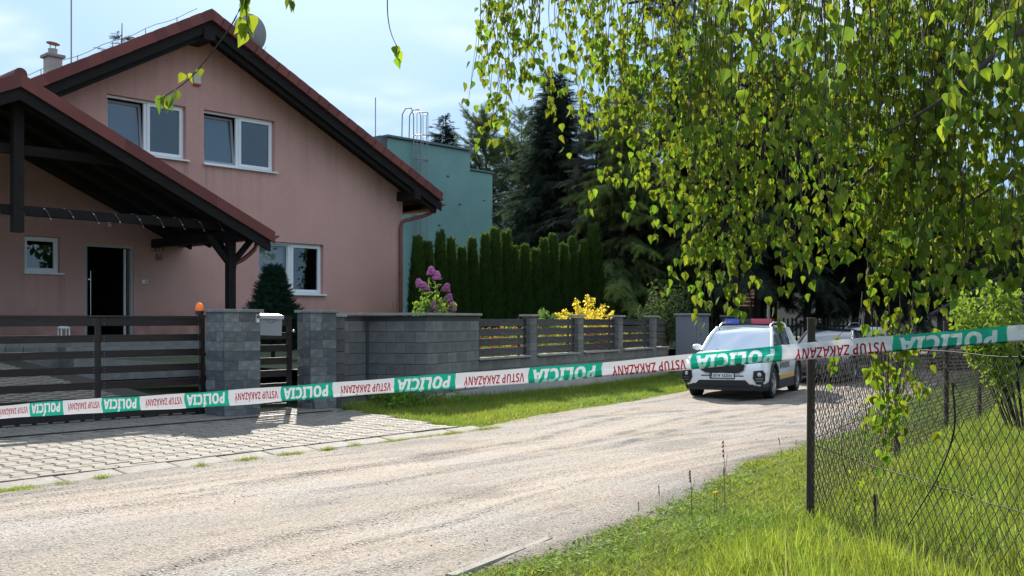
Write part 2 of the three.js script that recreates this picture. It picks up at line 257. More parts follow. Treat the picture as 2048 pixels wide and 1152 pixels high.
// ---------------------------------------------------------------- paved driveway: interlocking stones, edging line and kerb
const yard = (b) => b < 14.9 ? 0 : 0.075 * (b - 14.9);               // the yard climbs behind the gate
{
  const drive = thing('driveway', 'driveway of interlocking grey paving stones before the sliding gate', 'driveway', null, [6, 0, 12]);
  drive.userData.kind = 'structure'; delete drive.userData.category;
  const sh = new THREE.Shape(); [[-6, 9.02], [9.66, 9.95], [10.4, 13.6], [10.4, 14.6], [-6, 14.6]].forEach(([x, b], i) => i ? sh.lineTo(x, b) : sh.moveTo(x, b));
  const bed = new THREE.ShapeGeometry(sh); bed.rotateX(-Math.PI / 2);
  wpart(drive, 'joint_sand', wuv(bed.translate(0, 0.022, 0)), M.joint);
  const L = 0.30, Wd = 0.2, a = 0.026, gap = 0.0105, F = 0.08;         // dog-bone stones: wide at both ends, waisted in the middle, laid lengthwise towards the house
  const s = new THREE.Shape(), hw = Wd / 2 - gap / 2, hl = L / 2 - gap * 0.6, c1 = 0.036;
  [[-hl, -hw - a], [-F - c1, -hw - a], [-F + c1, -hw + a], [F - c1, -hw + a], [F + c1, -hw - a], [hl, -hw - a], [hl, hw + a], [F + c1, hw + a], [F - c1, hw - a], [-F + c1, hw - a], [-F - c1, hw + a], [-hl, hw + a]].forEach(([x, y], i) => i ? s.lineTo(x, y) : s.moveTo(x, y));
  s.closePath();
  const pav = wuv(new THREE.ExtrudeGeometry(s, { depth: 0.035, bevelEnabled: true, bevelSize: 0.007, bevelThickness: 0.007, bevelSegments: 1, bevelOffset: -0.007 }).rotateX(-Math.PI / 2).rotateY(Math.PI / 2).translate(0, 0.007, 0));
  const all = [], r = rng(77);
  const right = (b) => 9.72 + (b - 9.95) * 0.186;
  for (let j = 0, x = -2; x < 11; j++, x += Wd) for (let b = 9.1 + (j % 2) * L / 2; b < 23; b += L) {
    if (b + L / 2 < kerbB(x) + 0.33 || (b > 13.2 && b < 13.55) || x > (b < 14.5 ? right(b) : 8.6) - 0.1) continue;
    if (b > 14.5 && x > 8.1 && x < 10.4) continue;
    all.push({ x, b, y: 0.004 + 0.005 * r() + yard(b) + 0.006 * (fbm(x, b, 0, 2, 5) - 0.5), k: r(), d: (x * 0.729 + b * 0.6845), q: (x * 0.6845 - b * 0.729) / (x * 0.729 + b * 0.6845) });
  }
  const outline = s.getPoints(), cutStone = (t) => {                 // a stone cut off along the kerb: keeps what lies beyond t of its length
    const o = []; outline.forEach((p, i) => { const q = outline[(i + 1) % outline.length], a = p.x >= t, b = q.x >= t; if (a) o.push(p); if (a !== b) o.push(new THREE.Vector2(t, lerp(p.y, q.y, (t - p.x) / (q.x - p.x)))); });
    return wuv(new THREE.ExtrudeGeometry(new THREE.Shape(o), { depth: 0.049, bevelEnabled: false }).rotateX(-Math.PI / 2).rotateY(Math.PI / 2).translate(0, 0, 0));
  };
  for (const p of all) { const t = kerbB(p.x) + 0.295 - p.b; p.cut = t > -hl ? t : null; }
  const cuts = all.filter((p) => p.cut !== null && p.cut < hl - 0.03);
  for (const p of cuts) { const o = part(drive, 'paving_stone', cutStone(p.cut), M.paver[Math.floor(4 * p.k)]); o.position.set(p.x - 6, p.y, 12 - p.b); }
  for (let i = all.length - 1; i >= 0; i--) if (all[i].cut !== null) all.splice(i, 1);
  const seen = all.filter((p) => p.q > -0.53 && p.b < 13.3).sort((p, q) => p.d - q.d), big = new Set(seen.slice(0, 300 - cuts.length)), small = [[], [], [], []];
  for (const p of all) {
    const m = Math.floor(4 * p.k);
    if (big.has(p)) { const o = part(drive, 'paving_stone', pav, M.paver[m]); o.position.set(p.x - 6, p.y, 12 - p.b); o.rotation.set((p.k - 0.5) * 0.012, 0, (p.k * 7 % 1 - 0.5) * 0.012); }
    else small[m].push([new THREE.Matrix4().makeTranslation(p.x - 6, p.y, 12 - p.b)]);
  }
  small.forEach((l, i) => instances(drive, 'paving_stones', pav, M.paver[i], l));
  // edging line and the sunk steel track of the gate
  for (let x = -3; x < 10.2; x += 1.0) part(drive, 'edging_stone', box(0.985, 0.05, 0.07, x - 6 + 0.5, 0.024, 13.3 - 12 + 0.05), M.kerb);
  part(drive, 'gate_track', merge([box(13, 0.03, 0.03, -2.5, 0.045, 13.46 - 12), box(13, 0.012, 0.11, -2.5, 0.035, 13.46 - 12)]), M.darkSteel);
  // kerb: stones of 0.6 m along the road, lying low
  const kg = cbox(0.592, 0.12, 0.3, 0.022, 2), kdir = Math.atan(0.059);
  let x = -2.6, n = 0; const kr = rng(9);
  while (x < 9.5) { const o = part(drive, 'kerb_stone', kg, M.kerb); o.position.set(x + 0.3 - 6, -0.082 + 0.01 * (kr() - 0.5), 12 - kerbB(x + 0.3) - 0.13 + 0.008 * (kr() - 0.5)); o.rotation.set(0.085 + 0.02 * kr(), kdir + 0.014 * (kr() - 0.5), 0.012 * (kr() - 0.5)); x += 0.6; n++; }
}
{ // yard behind the gate (sloping bed), terrace before the house door, garden behind the wall
  const g = new THREE.PlaneGeometry(13, 12, 4, 8); g.rotateX(-Math.PI / 2); g.translate(2.3, 0, -20.6);
  const p = g.attributes.position; for (let i = 0; i < p.count; i++) p.setY(i, yard(-p.getZ(i)) + 0.012); g.computeVertexNormals();
  setting('yard', wuv(g), M.joint);
  const t = thing('terrace', 'raised concrete terrace with steps before the house door', 'terrace', null, [11, 0.5, 24.6]); t.userData.kind = 'structure'; delete t.userData.category;
  wpart(t, 'slab', box(9, 0.9, 2.7, 9.2, 0.66, 24.4), M.concrete);
  wpart(t, 'step', box(4.2, 0.75, 0.4, 11.6, 0.56, 22.84), M.concrete); wpart(t, 'step', box(4.2, 0.57, 0.4, 11.6, 0.47, 22.43), M.concrete);
  const br = rng(31);
  for (let i = 0; i < 11; i++) for (let k = 0; k < 2; k++) piece(t, 'stone', cbox(0.36, 0.2, 0.1, 0.012), M.block[Math.floor(br() * 4)], 4.95 + i * 0.375 + k * 0.18 - 11, 0.55 + k * 0.205 - 0.5, 22.98 - 24.6);
  bigger(t);
  const gs = new THREE.Shape(); [[11.0, 14.75], [12.0, 14.95], [12.45, 14.0], [14.5, 14.75], [60, 25.8], [60, 60], [14, 60], [14, 22.5], [10.4, 22.5], [10.4, 14.75]].forEach(([x, b], i) => i ? gs.lineTo(x, b) : gs.moveTo(x, b));
  const gg = new THREE.ShapeGeometry(gs); gg.rotateX(-Math.PI / 2); gg.translate(0, 0.66, 0);
  setting('garden', wuv(gg), std(0.06, 0.085, 0.025, 1, { map: rep(T.speckle, 1) }));
}

// ================================================================ the pink house
const HB = 25.8;                                                     // depth of the gable wall
const ridgeX = 14.4, ridgeY = 10.05, sR = 0.495, sL = 0.575;         // roof line of the verge: apex and the two slopes
const roofY = (x) => x > ridgeX ? ridgeY - (x - ridgeX) * sR : ridgeY - (ridgeX - x) * sL;
const house = thing('house', 'pink rendered gabled house with red roof and dark barge boards', 'house', null, [14.4, 0, 25.8]);
const holes = { win1: [11.9, 14.15, 6.0, 7.52], win2: [14.7, 17.05, 5.97, 7.53], win3: [16.5, 18.83, 2.33, 3.91], win4: [9.8, 10.68, 2.72, 3.65], door: [11.3, 12.63, 1.1, 3.54] };
{
  const xl = 6.9, xr = 22.08, s = new THREE.Shape();
  s.moveTo(xl, 0); s.lineTo(xr, 0); s.lineTo(xr, roofY(xr) - 0.2); s.lineTo(ridgeX, ridgeY - 0.2); s.lineTo(xl, roofY(xl) - 0.2); s.closePath();
  for (const [x0, x1, y0, y1] of Object.values(holes)) { const h = new THREE.Path(); h.moveTo(x0, y0); h.lineTo(x0, y1); h.lineTo(x1, y1); h.lineTo(x1, y0); h.closePath(); s.holes.push(h); }
  const front = wuv(new THREE.ExtrudeGeometry(s, { depth: 0.4, bevelEnabled: false }).translate(0, 0, -HB - 0.4));
  const D = 10.5;
  const side = (x) => box(0.4, roofY(x) - 0.24, D - 0.8, x, (roofY(x) - 0.24) / 2 - 0.02, HB + D / 2);
  const bs = new THREE.Shape(); [[xl, 0], [xr, 0], [xr, roofY(xr) - 0.2], [ridgeX, ridgeY - 0.2], [xl, roofY(xl) - 0.2]].forEach(([x, y], i) => i ? bs.lineTo(x, y) : bs.moveTo(x, y));
  const back = wuv(new THREE.ExtrudeGeometry(bs, { depth: 0.4, bevelEnabled: false }).translate(0, 0, -HB - D));
  wpart(house, 'wall', front, M.facade); wpart(house, 'wall', merge([ side(xl + 0.2), side(xr - 0.2), back]), M.plaster);
  wpart(house, 'floor', merge([box(15, 0.2, D - 0.9, 14.5, 4.7, HB + D / 2), box(15, 0.2, D - 0.9, 14.5, 1.0, HB + D / 2), box(0.15, 8, D - 1, 14.42, 5, HB + D / 2)]), M.room);
}
// roof: two slopes with boarding below and tiles above, verge tiles along the rakes, barge boards, purlin ends
const F0 = HB - 0.92, F1 = HB + 10.9, RL = 6.1, RR = 23.15;
function slope(x0, x1, yOff, t, b0, b1) { // slab under the line roofY + yOff, thickness t downwards
  return poly([[x0, roofY(x0) + yOff], [x1, roofY(x1) + yOff], [x1, roofY(x1) + yOff - t], [x0, roofY(x0) + yOff - t]], b1 - b0).translate(0, 0, -b1);
}
{
  const roof = wpart(house, 'roof', merge([slope(RL, ridgeX, -0.03, 0.09, F0 + 0.06, F1), slope(ridgeX, RR, -0.03, 0.09, F0 + 0.06, F1)]), M.tile[0]);
  const rp = house.position, r = rng(3);
  const vg = [0, 1, 2].map((k) => { const w = 0.44, s = new THREE.Shape(); s.moveTo(-w / 2, -0.215); s.lineTo(w / 2, -0.20); s.lineTo(w / 2, 0.035 + k * 0.004); s.quadraticCurveTo(0.1, 0.065, -w / 2, 0.045); s.closePath(); return wuv(new THREE.ExtrudeGeometry(s, { depth: 0.2, bevelEnabled: true, bevelSize: 0.008, bevelThickness: 0.008, bevelSegments: 1 })); });
  for (const [sg, sl, x1] of [[1, sR, RR], [-1, sL, RL]]) {
    const ang = Math.atan(sl), n = Math.floor(Math.abs(x1 - ridgeX) / (0.4 * Math.cos(ang)));
    for (let i = 0; i < n; i++) {
      const x = ridgeX + sg * (i + 0.5) * 0.4 * Math.cos(ang), o = part(roof, 'verge_tile', vg[i % 3], M.tile[Math.floor(r() * 3)]);
      o.position.set(x - rp.x, roofY(x) + 0.01 * (r() - 0.5), -F0 - 0.14 - rp.z); o.rotation.set(0, 0, -sg * ang - sg * 0.022); if (sg < 0) { o.scale.x = -1; }
    }
  }
  wpart(roof, 'ridge_cap', merge([cyl(0.13, 0.5, 0, 0, 0).rotateX(Math.PI / 2).translate(ridgeX, ridgeY + 0.02, -F0 - 0.18), new THREE.CylinderGeometry(0.12, 0.12, F1 - F0 - 0.4, 14).rotateX(Math.PI / 2).translate(ridgeX, ridgeY + 0.015, -(F0 + F1) / 2 - 0.1)]), M.tile[1]);
  // tile courses on both slopes, seen from the side only as a wavy edge
  const cs = []; for (let i = 0; i < 22; i++) { const x = ridgeX - 0.35 - i * 0.36; if (x > RL) cs.push(box(0.34, 0.035, F1 - F0 - 0.7, x, roofY(x) + 0.012, (F0 + F1) / 2 + 0.2, 0, Math.atan(sL) - 0.05)); const x2 = ridgeX + 0.35 + i * 0.39; if (x2 < RR) cs.push(box(0.36, 0.035, F1 - F0 - 0.7, x2, roofY(x2) + 0.012, (F0 + F1) / 2 + 0.2, 0, -Math.atan(sR) + 0.05)); }
  wpart(roof, 'tile_courses', merge(cs), M.tile[2]).userData.kind = 'stuff';
  const bb = (x0, x1, off, h, b, t) => slope(x0, x1, off, h, b, b + t);
  wpart(house, 'barge_board', bb(RL, ridgeX, -0.235, 0.30, F0 + 0.03, 0.05), M.darkWood); wpart(house, 'barge_board', bb(ridgeX, RR - 0.1, -0.235, 0.30, F0 + 0.03, 0.05), M.darkWood);
  wpart(house, 'barge_board', bb(RL, ridgeX, -0.44, 0.24, F0 + 0.14, 0.1), M.darkWood); wpart(house, 'barge_board', bb(ridgeX, RR - 0.25, -0.44, 0.24, F0 + 0.14, 0.1), M.darkWood);
  wpart(house, 'soffit', merge([slope(RL + 0.1, ridgeX, -0.36, 0.03, F0 + 0.25, HB + 0.1), slope(ridgeX, RR - 0.2, -0.36, 0.03, F0 + 0.25, HB + 0.1), slope(22.0, RR - 0.15, -0.36, 0.05, HB + 0.1, F1)]), M.darkWood);
  for (const [x, w] of [[ridgeX - 0.05, 0.34], [21.95, 0.26]]) wpart(house, 'purlin', box(w, 0.3, 1.0, x, roofY(x) - 0.62, HB - 0.44), M.darkWood);
  wpart(house, 'eave_board', merge([box(0.35, 0.03, F1 - F0 - 0.3, 22.85, 5.27, (F0 + F1) / 2 + 0.1), box(0.03, 0.2, F1 - F0 - 0.3, 23.02, 5.39, (F0 + F1) / 2 + 0.1)]), std(0.30, 0.15, 0.06, 0.6));
}
{ // gutter and downpipe on the right eave
  const g = new THREE.CylinderGeometry(0.085, 0.085, F1 - F0, 12, 1, true, 0, Math.PI).rotateX(Math.PI / 2).rotateZ(-Math.PI / 2).translate(23.14, 5.49, -(F0 + F1) / 2);
  const m = M.pipe.clone(); m.side = THREE.DoubleSide;
  const gt = wpart(house, 'gutter', g, m); const endc = new THREE.CircleGeometry(0.085, 12, Math.PI, Math.PI).rotateY(Math.PI).translate(23.14, 5.49, -F0 - 0.002);
  part(gt, 'end_cap', endc.translate(-house.position.x, 0, -house.position.z), m);
  const pts = curve([V(23.1, 5.42, HB - 0.55), V(23.02, 5.25, HB - 0.5), V(22.75, 5.1, HB - 0.35), V(22.3, 4.95, HB - 0.14), V(22.02, 4.85, HB - 0.085), V(21.94, 4.6, HB - 0.08), V(21.94, 4.2, HB - 0.08), V(21.94, 0.7, HB - 0.08)], 40);
  const pp = wpart(house, 'downpipe', tube(pts, 0.062, 0.062, 12), M.pipe);
  for (const y of [4.5, 3.1, 1.6]) part(pp, 'clamp', cyl(0.075, 0.04, 21.94 - house.position.x, y, HB - 0.08 - 25.8, 12), M.pipe);
}
// windows: outer frame, a tilted or shut left sash, a shut right sash, sill
function windowUnit(name, x0, x1, y0, y1, mull, blind, tilt) {
  const rec = 0.13, fz = -HB - rec, gz = fz - 0.07;
  const frame = [ring(x0 + 0.005, x1 - 0.005, y0 + 0.03, y1 - 0.005, 0.062, 0.07).translate(0, 0, gz)];
  const mx = x0 + (x1 - x0) * mull;
  if (mull) frame.push(box(0.1, y1 - y0 - 0.15, 0.065, mx, (y0 + y1) / 2, HB + rec + 0.037));
  const f = wpart(house, 'window', merge(frame), M.upvc), sub = (n, geo, mat) => part(f, n, geo.translate(-house.position.x, 0, -house.position.z), mat);
  if (mull) {
    const R = ring(mx + 0.035, x1 - 0.05, y0 + 0.075, y1 - 0.05, 0.085, 0.07).translate(0, 0, gz + 0.022); sub('sash', R, M.upvc);
    sub('pane', box(x1 - mx - 0.22, y1 - y0 - 0.26, 0.012, (mx + x1) / 2 - 0.007, (y0 + y1) / 2 + 0.01, HB + rec + 0.03), M.pane);
    const lw = mx - x0 - 0.11, lh = y1 - y0 - 0.17, cx = x0 + 0.065 + lw / 2;
    const rot = (geo) => geo.translate(0, lh / 2, 0).rotateX(tilt ? -0.11 : 0).translate(cx, y0 + 0.09, fz - 0.05);
    sub('sash', rot(ring(-lw / 2, lw / 2, -lh / 2, lh / 2, tilt ? 0.07 : 0.03, 0.05).translate(0, 0, -0.05)), tilt ? std(0.33, 0.33, 0.34, 0.5) : M.upvc);
    sub('pane', rot(box(lw - 0.1, lh - 0.1, 0.012, 0, 0, 0.035)), M.pane);
    if (blind) sub('blind', rot(box(lw - 0.12, lh - 0.12, 0.01, 0, 0, 0.09)), blind);
  } else {
    sub('sash', ring(x0 + 0.055, x1 - 0.055, y0 + 0.08, y1 - 0.055, 0.06, 0.06).translate(0, 0, gz + 0.02), M.upvc);
    sub('pane', box(x1 - x0 - 0.2, y1 - y0 - 0.22, 0.012, (x0 + x1) / 2, (y0 + y1) / 2, HB + rec + 0.03), M.pane);
  }
  sub('sill', merge([box(x1 - x0 + 0.1, 0.03, 0.22, (x0 + x1) / 2 + 0.02, y0 + 0.012, HB + 0.02, 0, 0, 0.06), box(x1 - x0 + 0.1, 0.035, 0.012, (x0 + x1) / 2 + 0.02, y0 - 0.005, HB - 0.095)]), M.upvc);
  return f;
}
windowUnit('window', ...holes.win1, 0.5, M.blind, true);
windowUnit('window', ...holes.win2, 0.49, M.blind, true);
const w3 = windowUnit('window', ...holes.win3, 0.5, null, false);
part(w3, 'curtain', box(1.0, 1.4, 0.02, 17.06, 3.12, HB + 0.32).translate(-house.position.x, 0, -house.position.z), M.curtain);
windowUnit('window', ...holes.win4, 0, null, false);
{ // open front door
  const [x0, x1, y0, y1] = holes.door, f = wpart(house, 'door_frame', ring(x0, x1, y0 - 0.06, y1, 0.075, 0.1, 0.04).translate(0, 0, -HB - 0.13), std(0.42, 0.41, 0.40, 0.5));
  const hx = x0 + 0.1, hz = -HB - 0.12, a = 1.15;
  const lw = x1 - x0 - 0.18, d = part(house, 'door', box(lw, y1 - y0 - 0.12, 0.07, lw / 2, (y1 + y0) / 2, 0), std(0.09, 0.085, 0.082, 0.5));
  d.position.set(hx - house.position.x, 0, hz - house.position.z); d.rotation.y = a;
  part(d, 'handle', merge([cyl(0.018, 1.45, lw - 0.1, 2.15, -0.1, 10), box(0.02, 0.02, 0.08, lw - 0.1, 1.65, -0.07), box(0.02, 0.02, 0.08, lw - 0.1, 2.65, -0.07)]), M.chrome);
  wpart(house, 'side_light', box(0.05, 2.3, 0.06, x1 - 0.16, 2.3, HB + 0.2), M.upvc);
  wpart(house, 'doorstep', box(1.4, 0.08, 0.5, (x0 + x1) / 2, 1.08, HB - 0.1), M.concrete);
}
{ // chimney
  const X = 12.45, B = 30.6, c = wpart(house, 'chimney', box(0.4, 2.2, 0.4, X, 8.3, B), std(0.50, 0.48, 0.45, 0.95, { map: rep(T.mottle, 1.5) }));
  const sub = (n, g, m) => part(c, n, g.translate(-house.position.x, 0, -house.position.z), m);
  sub('crown', cbox(0.54, 0.1, 0.54, 0.015).translate(X, 9.4, -B), M.cap);
  sub('flue', merge([cyl(0.12, 0.2, X, 9.58, B, 14, 0.14), cyl(0.014, 0.2, X - 0.08, 9.75, B, 6), cyl(0.014, 0.2, X + 0.08, 9.75, B, 6)]), std(0.35, 0.33, 0.31, 0.8));
  sub('cowl', new THREE.SphereGeometry(0.25, 20, 6, 0, Math.PI * 2, 0, 0.9).scale(1, 0.3, 1).rotateZ(-0.14).translate(X, 9.8, -B), std(0.30, 0.16, 0.11, 0.5, { metalness: 0.4, side: THREE.DoubleSide }));
}
{ // things fixed to the house
  const al = thing('alarm_box', 'white alarm siren box with red base high on the pink gable', 'alarm', null, [14.46, 8.33, HB - 0.04]);
  part(al, 'case', cbox(0.22, 0.3, 0.08, 0.015).translate(0, -0.13, 0), std(0.66, 0.63, 0.5, 0.5)); part(al, 'strobe', cbox(0.22, 0.05, 0.08, 0.01).translate(0, -0.18, 0), std(0.45, 0.03, 0.03, 0.35));
  const d = thing('satellite_dish', 'grey satellite dish on the right rake of the pink house roof', 'satellite dish', null, [15.7, 9.2, F0 + 0.25], -0.55);
  const prof = []; for (let i = 0; i <= 10; i++) { const r = 0.56 * i / 10; prof.push(new THREE.Vector2(r, 0.26 * r * r)); }
  const dg = new THREE.LatheGeometry(prof, 36).rotateX(Math.PI / 2).rotateX(-0.25).translate(0, 0.55, 0);
  const dm = std(0.30, 0.31, 0.32, 0.5, { side: THREE.DoubleSide });
  const turn = (g) => g.rotateY(2.55);
  part(d, 'reflector', turn(dg), dm);
  part(d, 'arm', turn(tube([new THREE.Vector3(0, 0.06, 0.05), new THREE.Vector3(0, 0.2, 0.72)], 0.018, 0.018, 6)), M.steel);
  part(d, 'receiver', turn(merge([new THREE.CylinderGeometry(0.045, 0.06, 0.16, 10).rotateX(Math.PI / 2 + 0.3).translate(0, 0.27, 0.72), box(0.07, 0.13, 0.07, 0, 0.2, -0.76)])), std(0.12, 0.12, 0.13, 0.5));
  part(d, 'mount', merge([cyl(0.03, 1.0, 0, 0.1, -0.0, 8), box(0.08, 0.3, 0.1, 0, 0.45, 0.0), box(0.1, 0.1, 0.35, 0, -0.3, 0.1)]), M.darkSteel);
  part(d, 'cable', merge([tube(curve([new THREE.Vector3(0.5, 0.1, 0.45), new THREE.Vector3(0.38, -0.08, 0.3), new THREE.Vector3(0.1, -0.1, 0.12), new THREE.Vector3(-0.1, -0.3, 0.12), new THREE.Vector3(-0.5, -0.12, 0.12), new THREE.Vector3(-0.75, -0.2, 0.13)], 20), 0.008, 0.008, 4)]), M.darkSteel);
  const m1 = thing('antenna_mast', 'tall thin antenna pole beside the chimney', 'antenna', null, [13.0, 8.2, 30.6]); part(m1, 'pole', cyl(0.022, 4.4, 0, 2.2, 0, 6), M.steel);
  const m2 = thing('antenna_rod', 'short bent antenna wire above the porch ridge at the left', 'antenna', null, [9.72, 7.2, 28.4]); part(m2, 'rod', tube(curve([V(-0.6, 0.3, 0), V(-0.1, 0.5, 0), V(0.02, 0.75, 0), V(-0.03, 1.6, 0), V(-0.05, 2.1, 0)], 14), 0.014, 0.008, 5), M.steel); part(m2, 'holder', cyl(0.02, 0.9, -0.05, 0.2, 0, 6), M.steel);
  const ln = thing('lightning_conductor', 'thin lightning wire running up the left roof edge', 'wire', null, [9, 7.2, F0 + 0.4]); const lp = [], hold = [];
  for (let x = 7.6; x < 14.3; x += 0.3) { lp.push(V(x - 9, roofY(x) + 0.2 + 0.03 * Math.sin(x * 5) - 7.2, 0)); if (lp.length % 3 === 0) hold.push(cyl(0.012, 0.2, x - 9, roofY(x) + 0.1 - 7.2, 0, 5)); } part(ln, 'wire', tube(lp, 0.008, 0.008, 4), M.steel); hold.forEach((h) => part(ln, 'holder', h, M.steel));
  const sw = thing('door_bell_plate', 'small pale switch plate on the wall right of the house door', 'switch', null, [12.93, 2.59, HB - 0.015]); part(sw, 'plate', cbox(0.16, 0.1, 0.03, 0.006).translate(0, -0.05, 0), M.upvc); part(sw, 'button', box(0.05, 0.05, 0.015, 0.03, 0, -0.02), M.cap);
  const lb = thing('wall_lamp', 'bare bulb wall lamp above the open house door', 'lamp', null, [11.95, 4.06, HB - 0.05]); part(lb, 'base', cyl(0.07, 0.06, 0, 0.08, 0.03, 12), M.upvc); part(lb, 'bulb', new THREE.SphereGeometry(0.06, 12, 10), phys(0.8, 0.8, 0.78, 0.15));
}
// house number in forged figures: strokes of round bar
{
  const n = thing('house_number', 'forged house number figures on the pink wall under the porch beam', 'house number', null, [13.3, 3.4, HB - 0.03]);
  const arc = (cx, cy, rx, ry, a0, a1) => { const p = []; for (let i = 0; i <= 12; i++) { const a = lerp(a0, a1, i / 12); p.push(new THREE.Vector3(cx + rx * Math.cos(a), cy + ry * Math.sin(a), 0)); } return p; };
  const Lp = (...p) => p.map(([x, y]) => new THREE.Vector3(x, y, 0)), st = { 2: [[...arc(0, 0.05, 0.035, 0.04, 2.9, -0.5), ...Lp([-0.04, -0.08], [0.045, -0.08])]], 0: [arc(0, 0, 0.038, 0.085, 0, 6.3)], 1: [Lp([-0.03, 0.04], [0.01, 0.085], [0.01, -0.085])], 7: [Lp([-0.04, 0.08], [0.04, 0.08], [-0.01, -0.085])], 8: [arc(0, 0.045, 0.032, 0.04, 0, 6.3), arc(0, -0.045, 0.04, 0.045, 0, 6.3)], 6: [[...arc(0, -0.035, 0.04, 0.045, 3.0, -3.3), ...Lp([0.02, 0.085])]] };
  const write = (t, x, y) => [...t].forEach((c, i) => part(n, 'figure', merge(st[c].map((p) => tube(p, 0.011, 0.011, 5))).translate(x + i * 0.11, y, 0), std(0.10, 0.085, 0.075, 0.6)));
  write('2017', -0.18, 0.1); write('86', -0.02, -0.12);
}

// ---------------------------------------------------------------- wooden porch roof in front of the house door
const PR = { x: 7.97, y: 6.5, s: 0.472, b0: 21.15, b1: HB, xe: 13.98 };
const porchY = (x) => PR.y - Math.abs(x - PR.x) * PR.s;
{
  const p = thing('porch', 'dark timber porch roof with red tiles over the house entrance', 'porch', null, [8, 0, 23]);
  const xm = 2 * PR.x - PR.xe, slab = (x0, x1, off, t, b0, b1) => poly([[x0, porchY(x0) + off], [x1, porchY(x1) + off], [x1, porchY(x1) + off - t], [x0, porchY(x0) + off - t]], b1 - b0).translate(0, 0, -b1);
  const rf = wpart(p, 'roof', merge([slab(xm, PR.x, 0.0, 0.06, PR.b0 + 0.05, PR.b1 - 0.005), slab(PR.x, PR.xe, 0.0, 0.06, PR.b0 + 0.05, PR.b1 - 0.005)]), M.tile[0]);
  const fl = [slab(xm, PR.x, -0.065, 0.03, PR.b0 + 0.1, PR.b1 - 0.005), slab(PR.x, PR.xe - 0.05, -0.065, 0.03, PR.b0 + 0.1, PR.b1 - 0.005)];
  wpart(p, 'boarding', merge(fl), M.darkWood);
  const sheet = (x0, x1) => merge([slab(x0, x1, 0.055, 0.27, PR.b0 - 0.02, PR.b0 + 0.035), slab(x0, x1, 0.06, 0.02, PR.b0 - 0.018, PR.b0 + 0.2)]);
  const L = 2.2; for (let x = PR.x; x < PR.xe - 0.05; x += L) { const q = Math.min(PR.xe, x + L - 0.006); part(rf, 'verge_plate', sheet(x, q).translate(-8, 0, 23), M.tile[Math.round(x) % 3]); part(rf, 'verge_plate', sheet(2 * PR.x - q, 2 * PR.x - x).translate(-8, 0, 23), M.tile[1]); }
  part(rf, 'ridge_cap', new THREE.CylinderGeometry(0.13, 0.13, PR.b1 - PR.b0, 14).rotateX(Math.PI / 2).translate(PR.x - 8, PR.y + 0.04, -(PR.b0 + PR.b1) / 2 + 23), M.tile[1]);
  const raf = (b, t) => { for (const [x0, x1] of [[xm + 0.2, PR.x], [PR.x, PR.xe - 0.2]]) wpart(p, 'rafter', slab(x0, x1, -0.1, 0.2, b, b + t), M.beamWood); };
  wpart(p, 'barge_board', slab(PR.x, PR.xe - 0.1, -0.21, 0.26, PR.b0 + 0.04, PR.b0 + 0.12), M.darkWood); wpart(p, 'barge_board', slab(xm + 0.1, PR.x, -0.21, 0.26, PR.b0 + 0.04, PR.b0 + 0.12), M.darkWood);
  for (const b of [21.82, 22.8, 23.8, 24.8]) raf(b, 0.13);
  const tie = wpart(p, 'tie_beam', box(11.4, 0.2, 0.17, 8.0, 3.85, 21.9), M.beamWood); wpart(p, 'collar_beam', box(5.3, 0.2, 0.14, 8.0, 5.12, 21.9), M.beamWood);
  wpart(p, 'king_post', box(0.21, 2.75, 0.2, 8.12, 4.75, 21.75), M.beamWood);
  for (const x of [13.2, 2.75]) {
    wpart(p, 'post', box(0.19, 3.3, 0.19, x, 2.15, 21.9), M.darkWood); wpart(p, 'eave_beam', box(0.18, 0.22, 4.3, x, 3.63, 23.62), M.darkWood);
    for (const [dx, db] of [[-1, 0], [0, 1], [1, 0]]) { if (x < 5 && dx) continue; const bl = 0.82, g = box(0.12, bl, 0.12); g.rotateZ(dx * -0.72).rotateX(db * -0.72); wpart(p, 'brace', g.translate(x + dx * 0.33, 3.27, -21.9 - db * 0.33), M.darkWood); }
  }
  wpart(p, 'gutter', new THREE.CylinderGeometry(0.08, 0.08, PR.b1 - PR.b0, 12, 1, true, 0, Math.PI).rotateX(Math.PI / 2).rotateZ(-Math.PI / 2).translate(PR.xe + 0.05, porchY(PR.xe) - 0.02, -(PR.b0 + PR.b1) / 2), (() => { const m = M.pipe.clone(); m.side = THREE.DoubleSide; return m; })());
  const y0 = porchY(PR.xe) - 0.1, dp = curve([V(PR.xe + 0.04, y0, 22.0), V(PR.xe - 0.02, y0 - 0.2, 22.0), V(13.62, y0 - 0.5, 22.02), V(13.42, y0 - 0.62, 22.04), V(13.38, y0 - 0.85, 22.05), V(13.38, 1.5, 22.05), V(13.38, 0.6, 22.05)], 36);
  wpart(p, 'downpipe', tube(dp, 0.055, 0.055, 10), M.pipe);
  // string of small lamps wound round the tie beam
  const sl = thing('string_lights', 'string of small bulbs wound round the lower porch beam', 'string lights', null, [11, 3.85, 21.9]), pts = [], r = rng(12), bulbs = [];
  for (let i = 0; i <= 150; i++) { const t = i / 150, a = t * 2 * Math.PI * 11; pts.push(new THREE.Vector3(lerp(-3.4, 2.25, t) , 0.13 * Math.cos(a) - 0.015, 0.115 * Math.sin(a))); if (i % 4 === 1) bulbs.push(pts[i].clone().multiplyScalar(1.0)); }
  part(sl, 'cable', tube(pts, 0.008, 0.008, 4), std(0.22, 0.21, 0.2, 0.6)); const bg = new THREE.SphereGeometry(0.016, 8, 6); for (const q of bulbs) { const o = part(sl, 'bulb', bg, phys(0.7, 0.7, 0.7, 0.2)); o.position.copy(q); o.position.y -= 0.012; o.position.z += 0.01; }
  // lantern and boxes on the terrace
  const ln = thing('lantern', 'white house-shaped lantern standing on the terrace wall behind the gate', 'lantern', null, [9.6, 1.11, 23.0]);
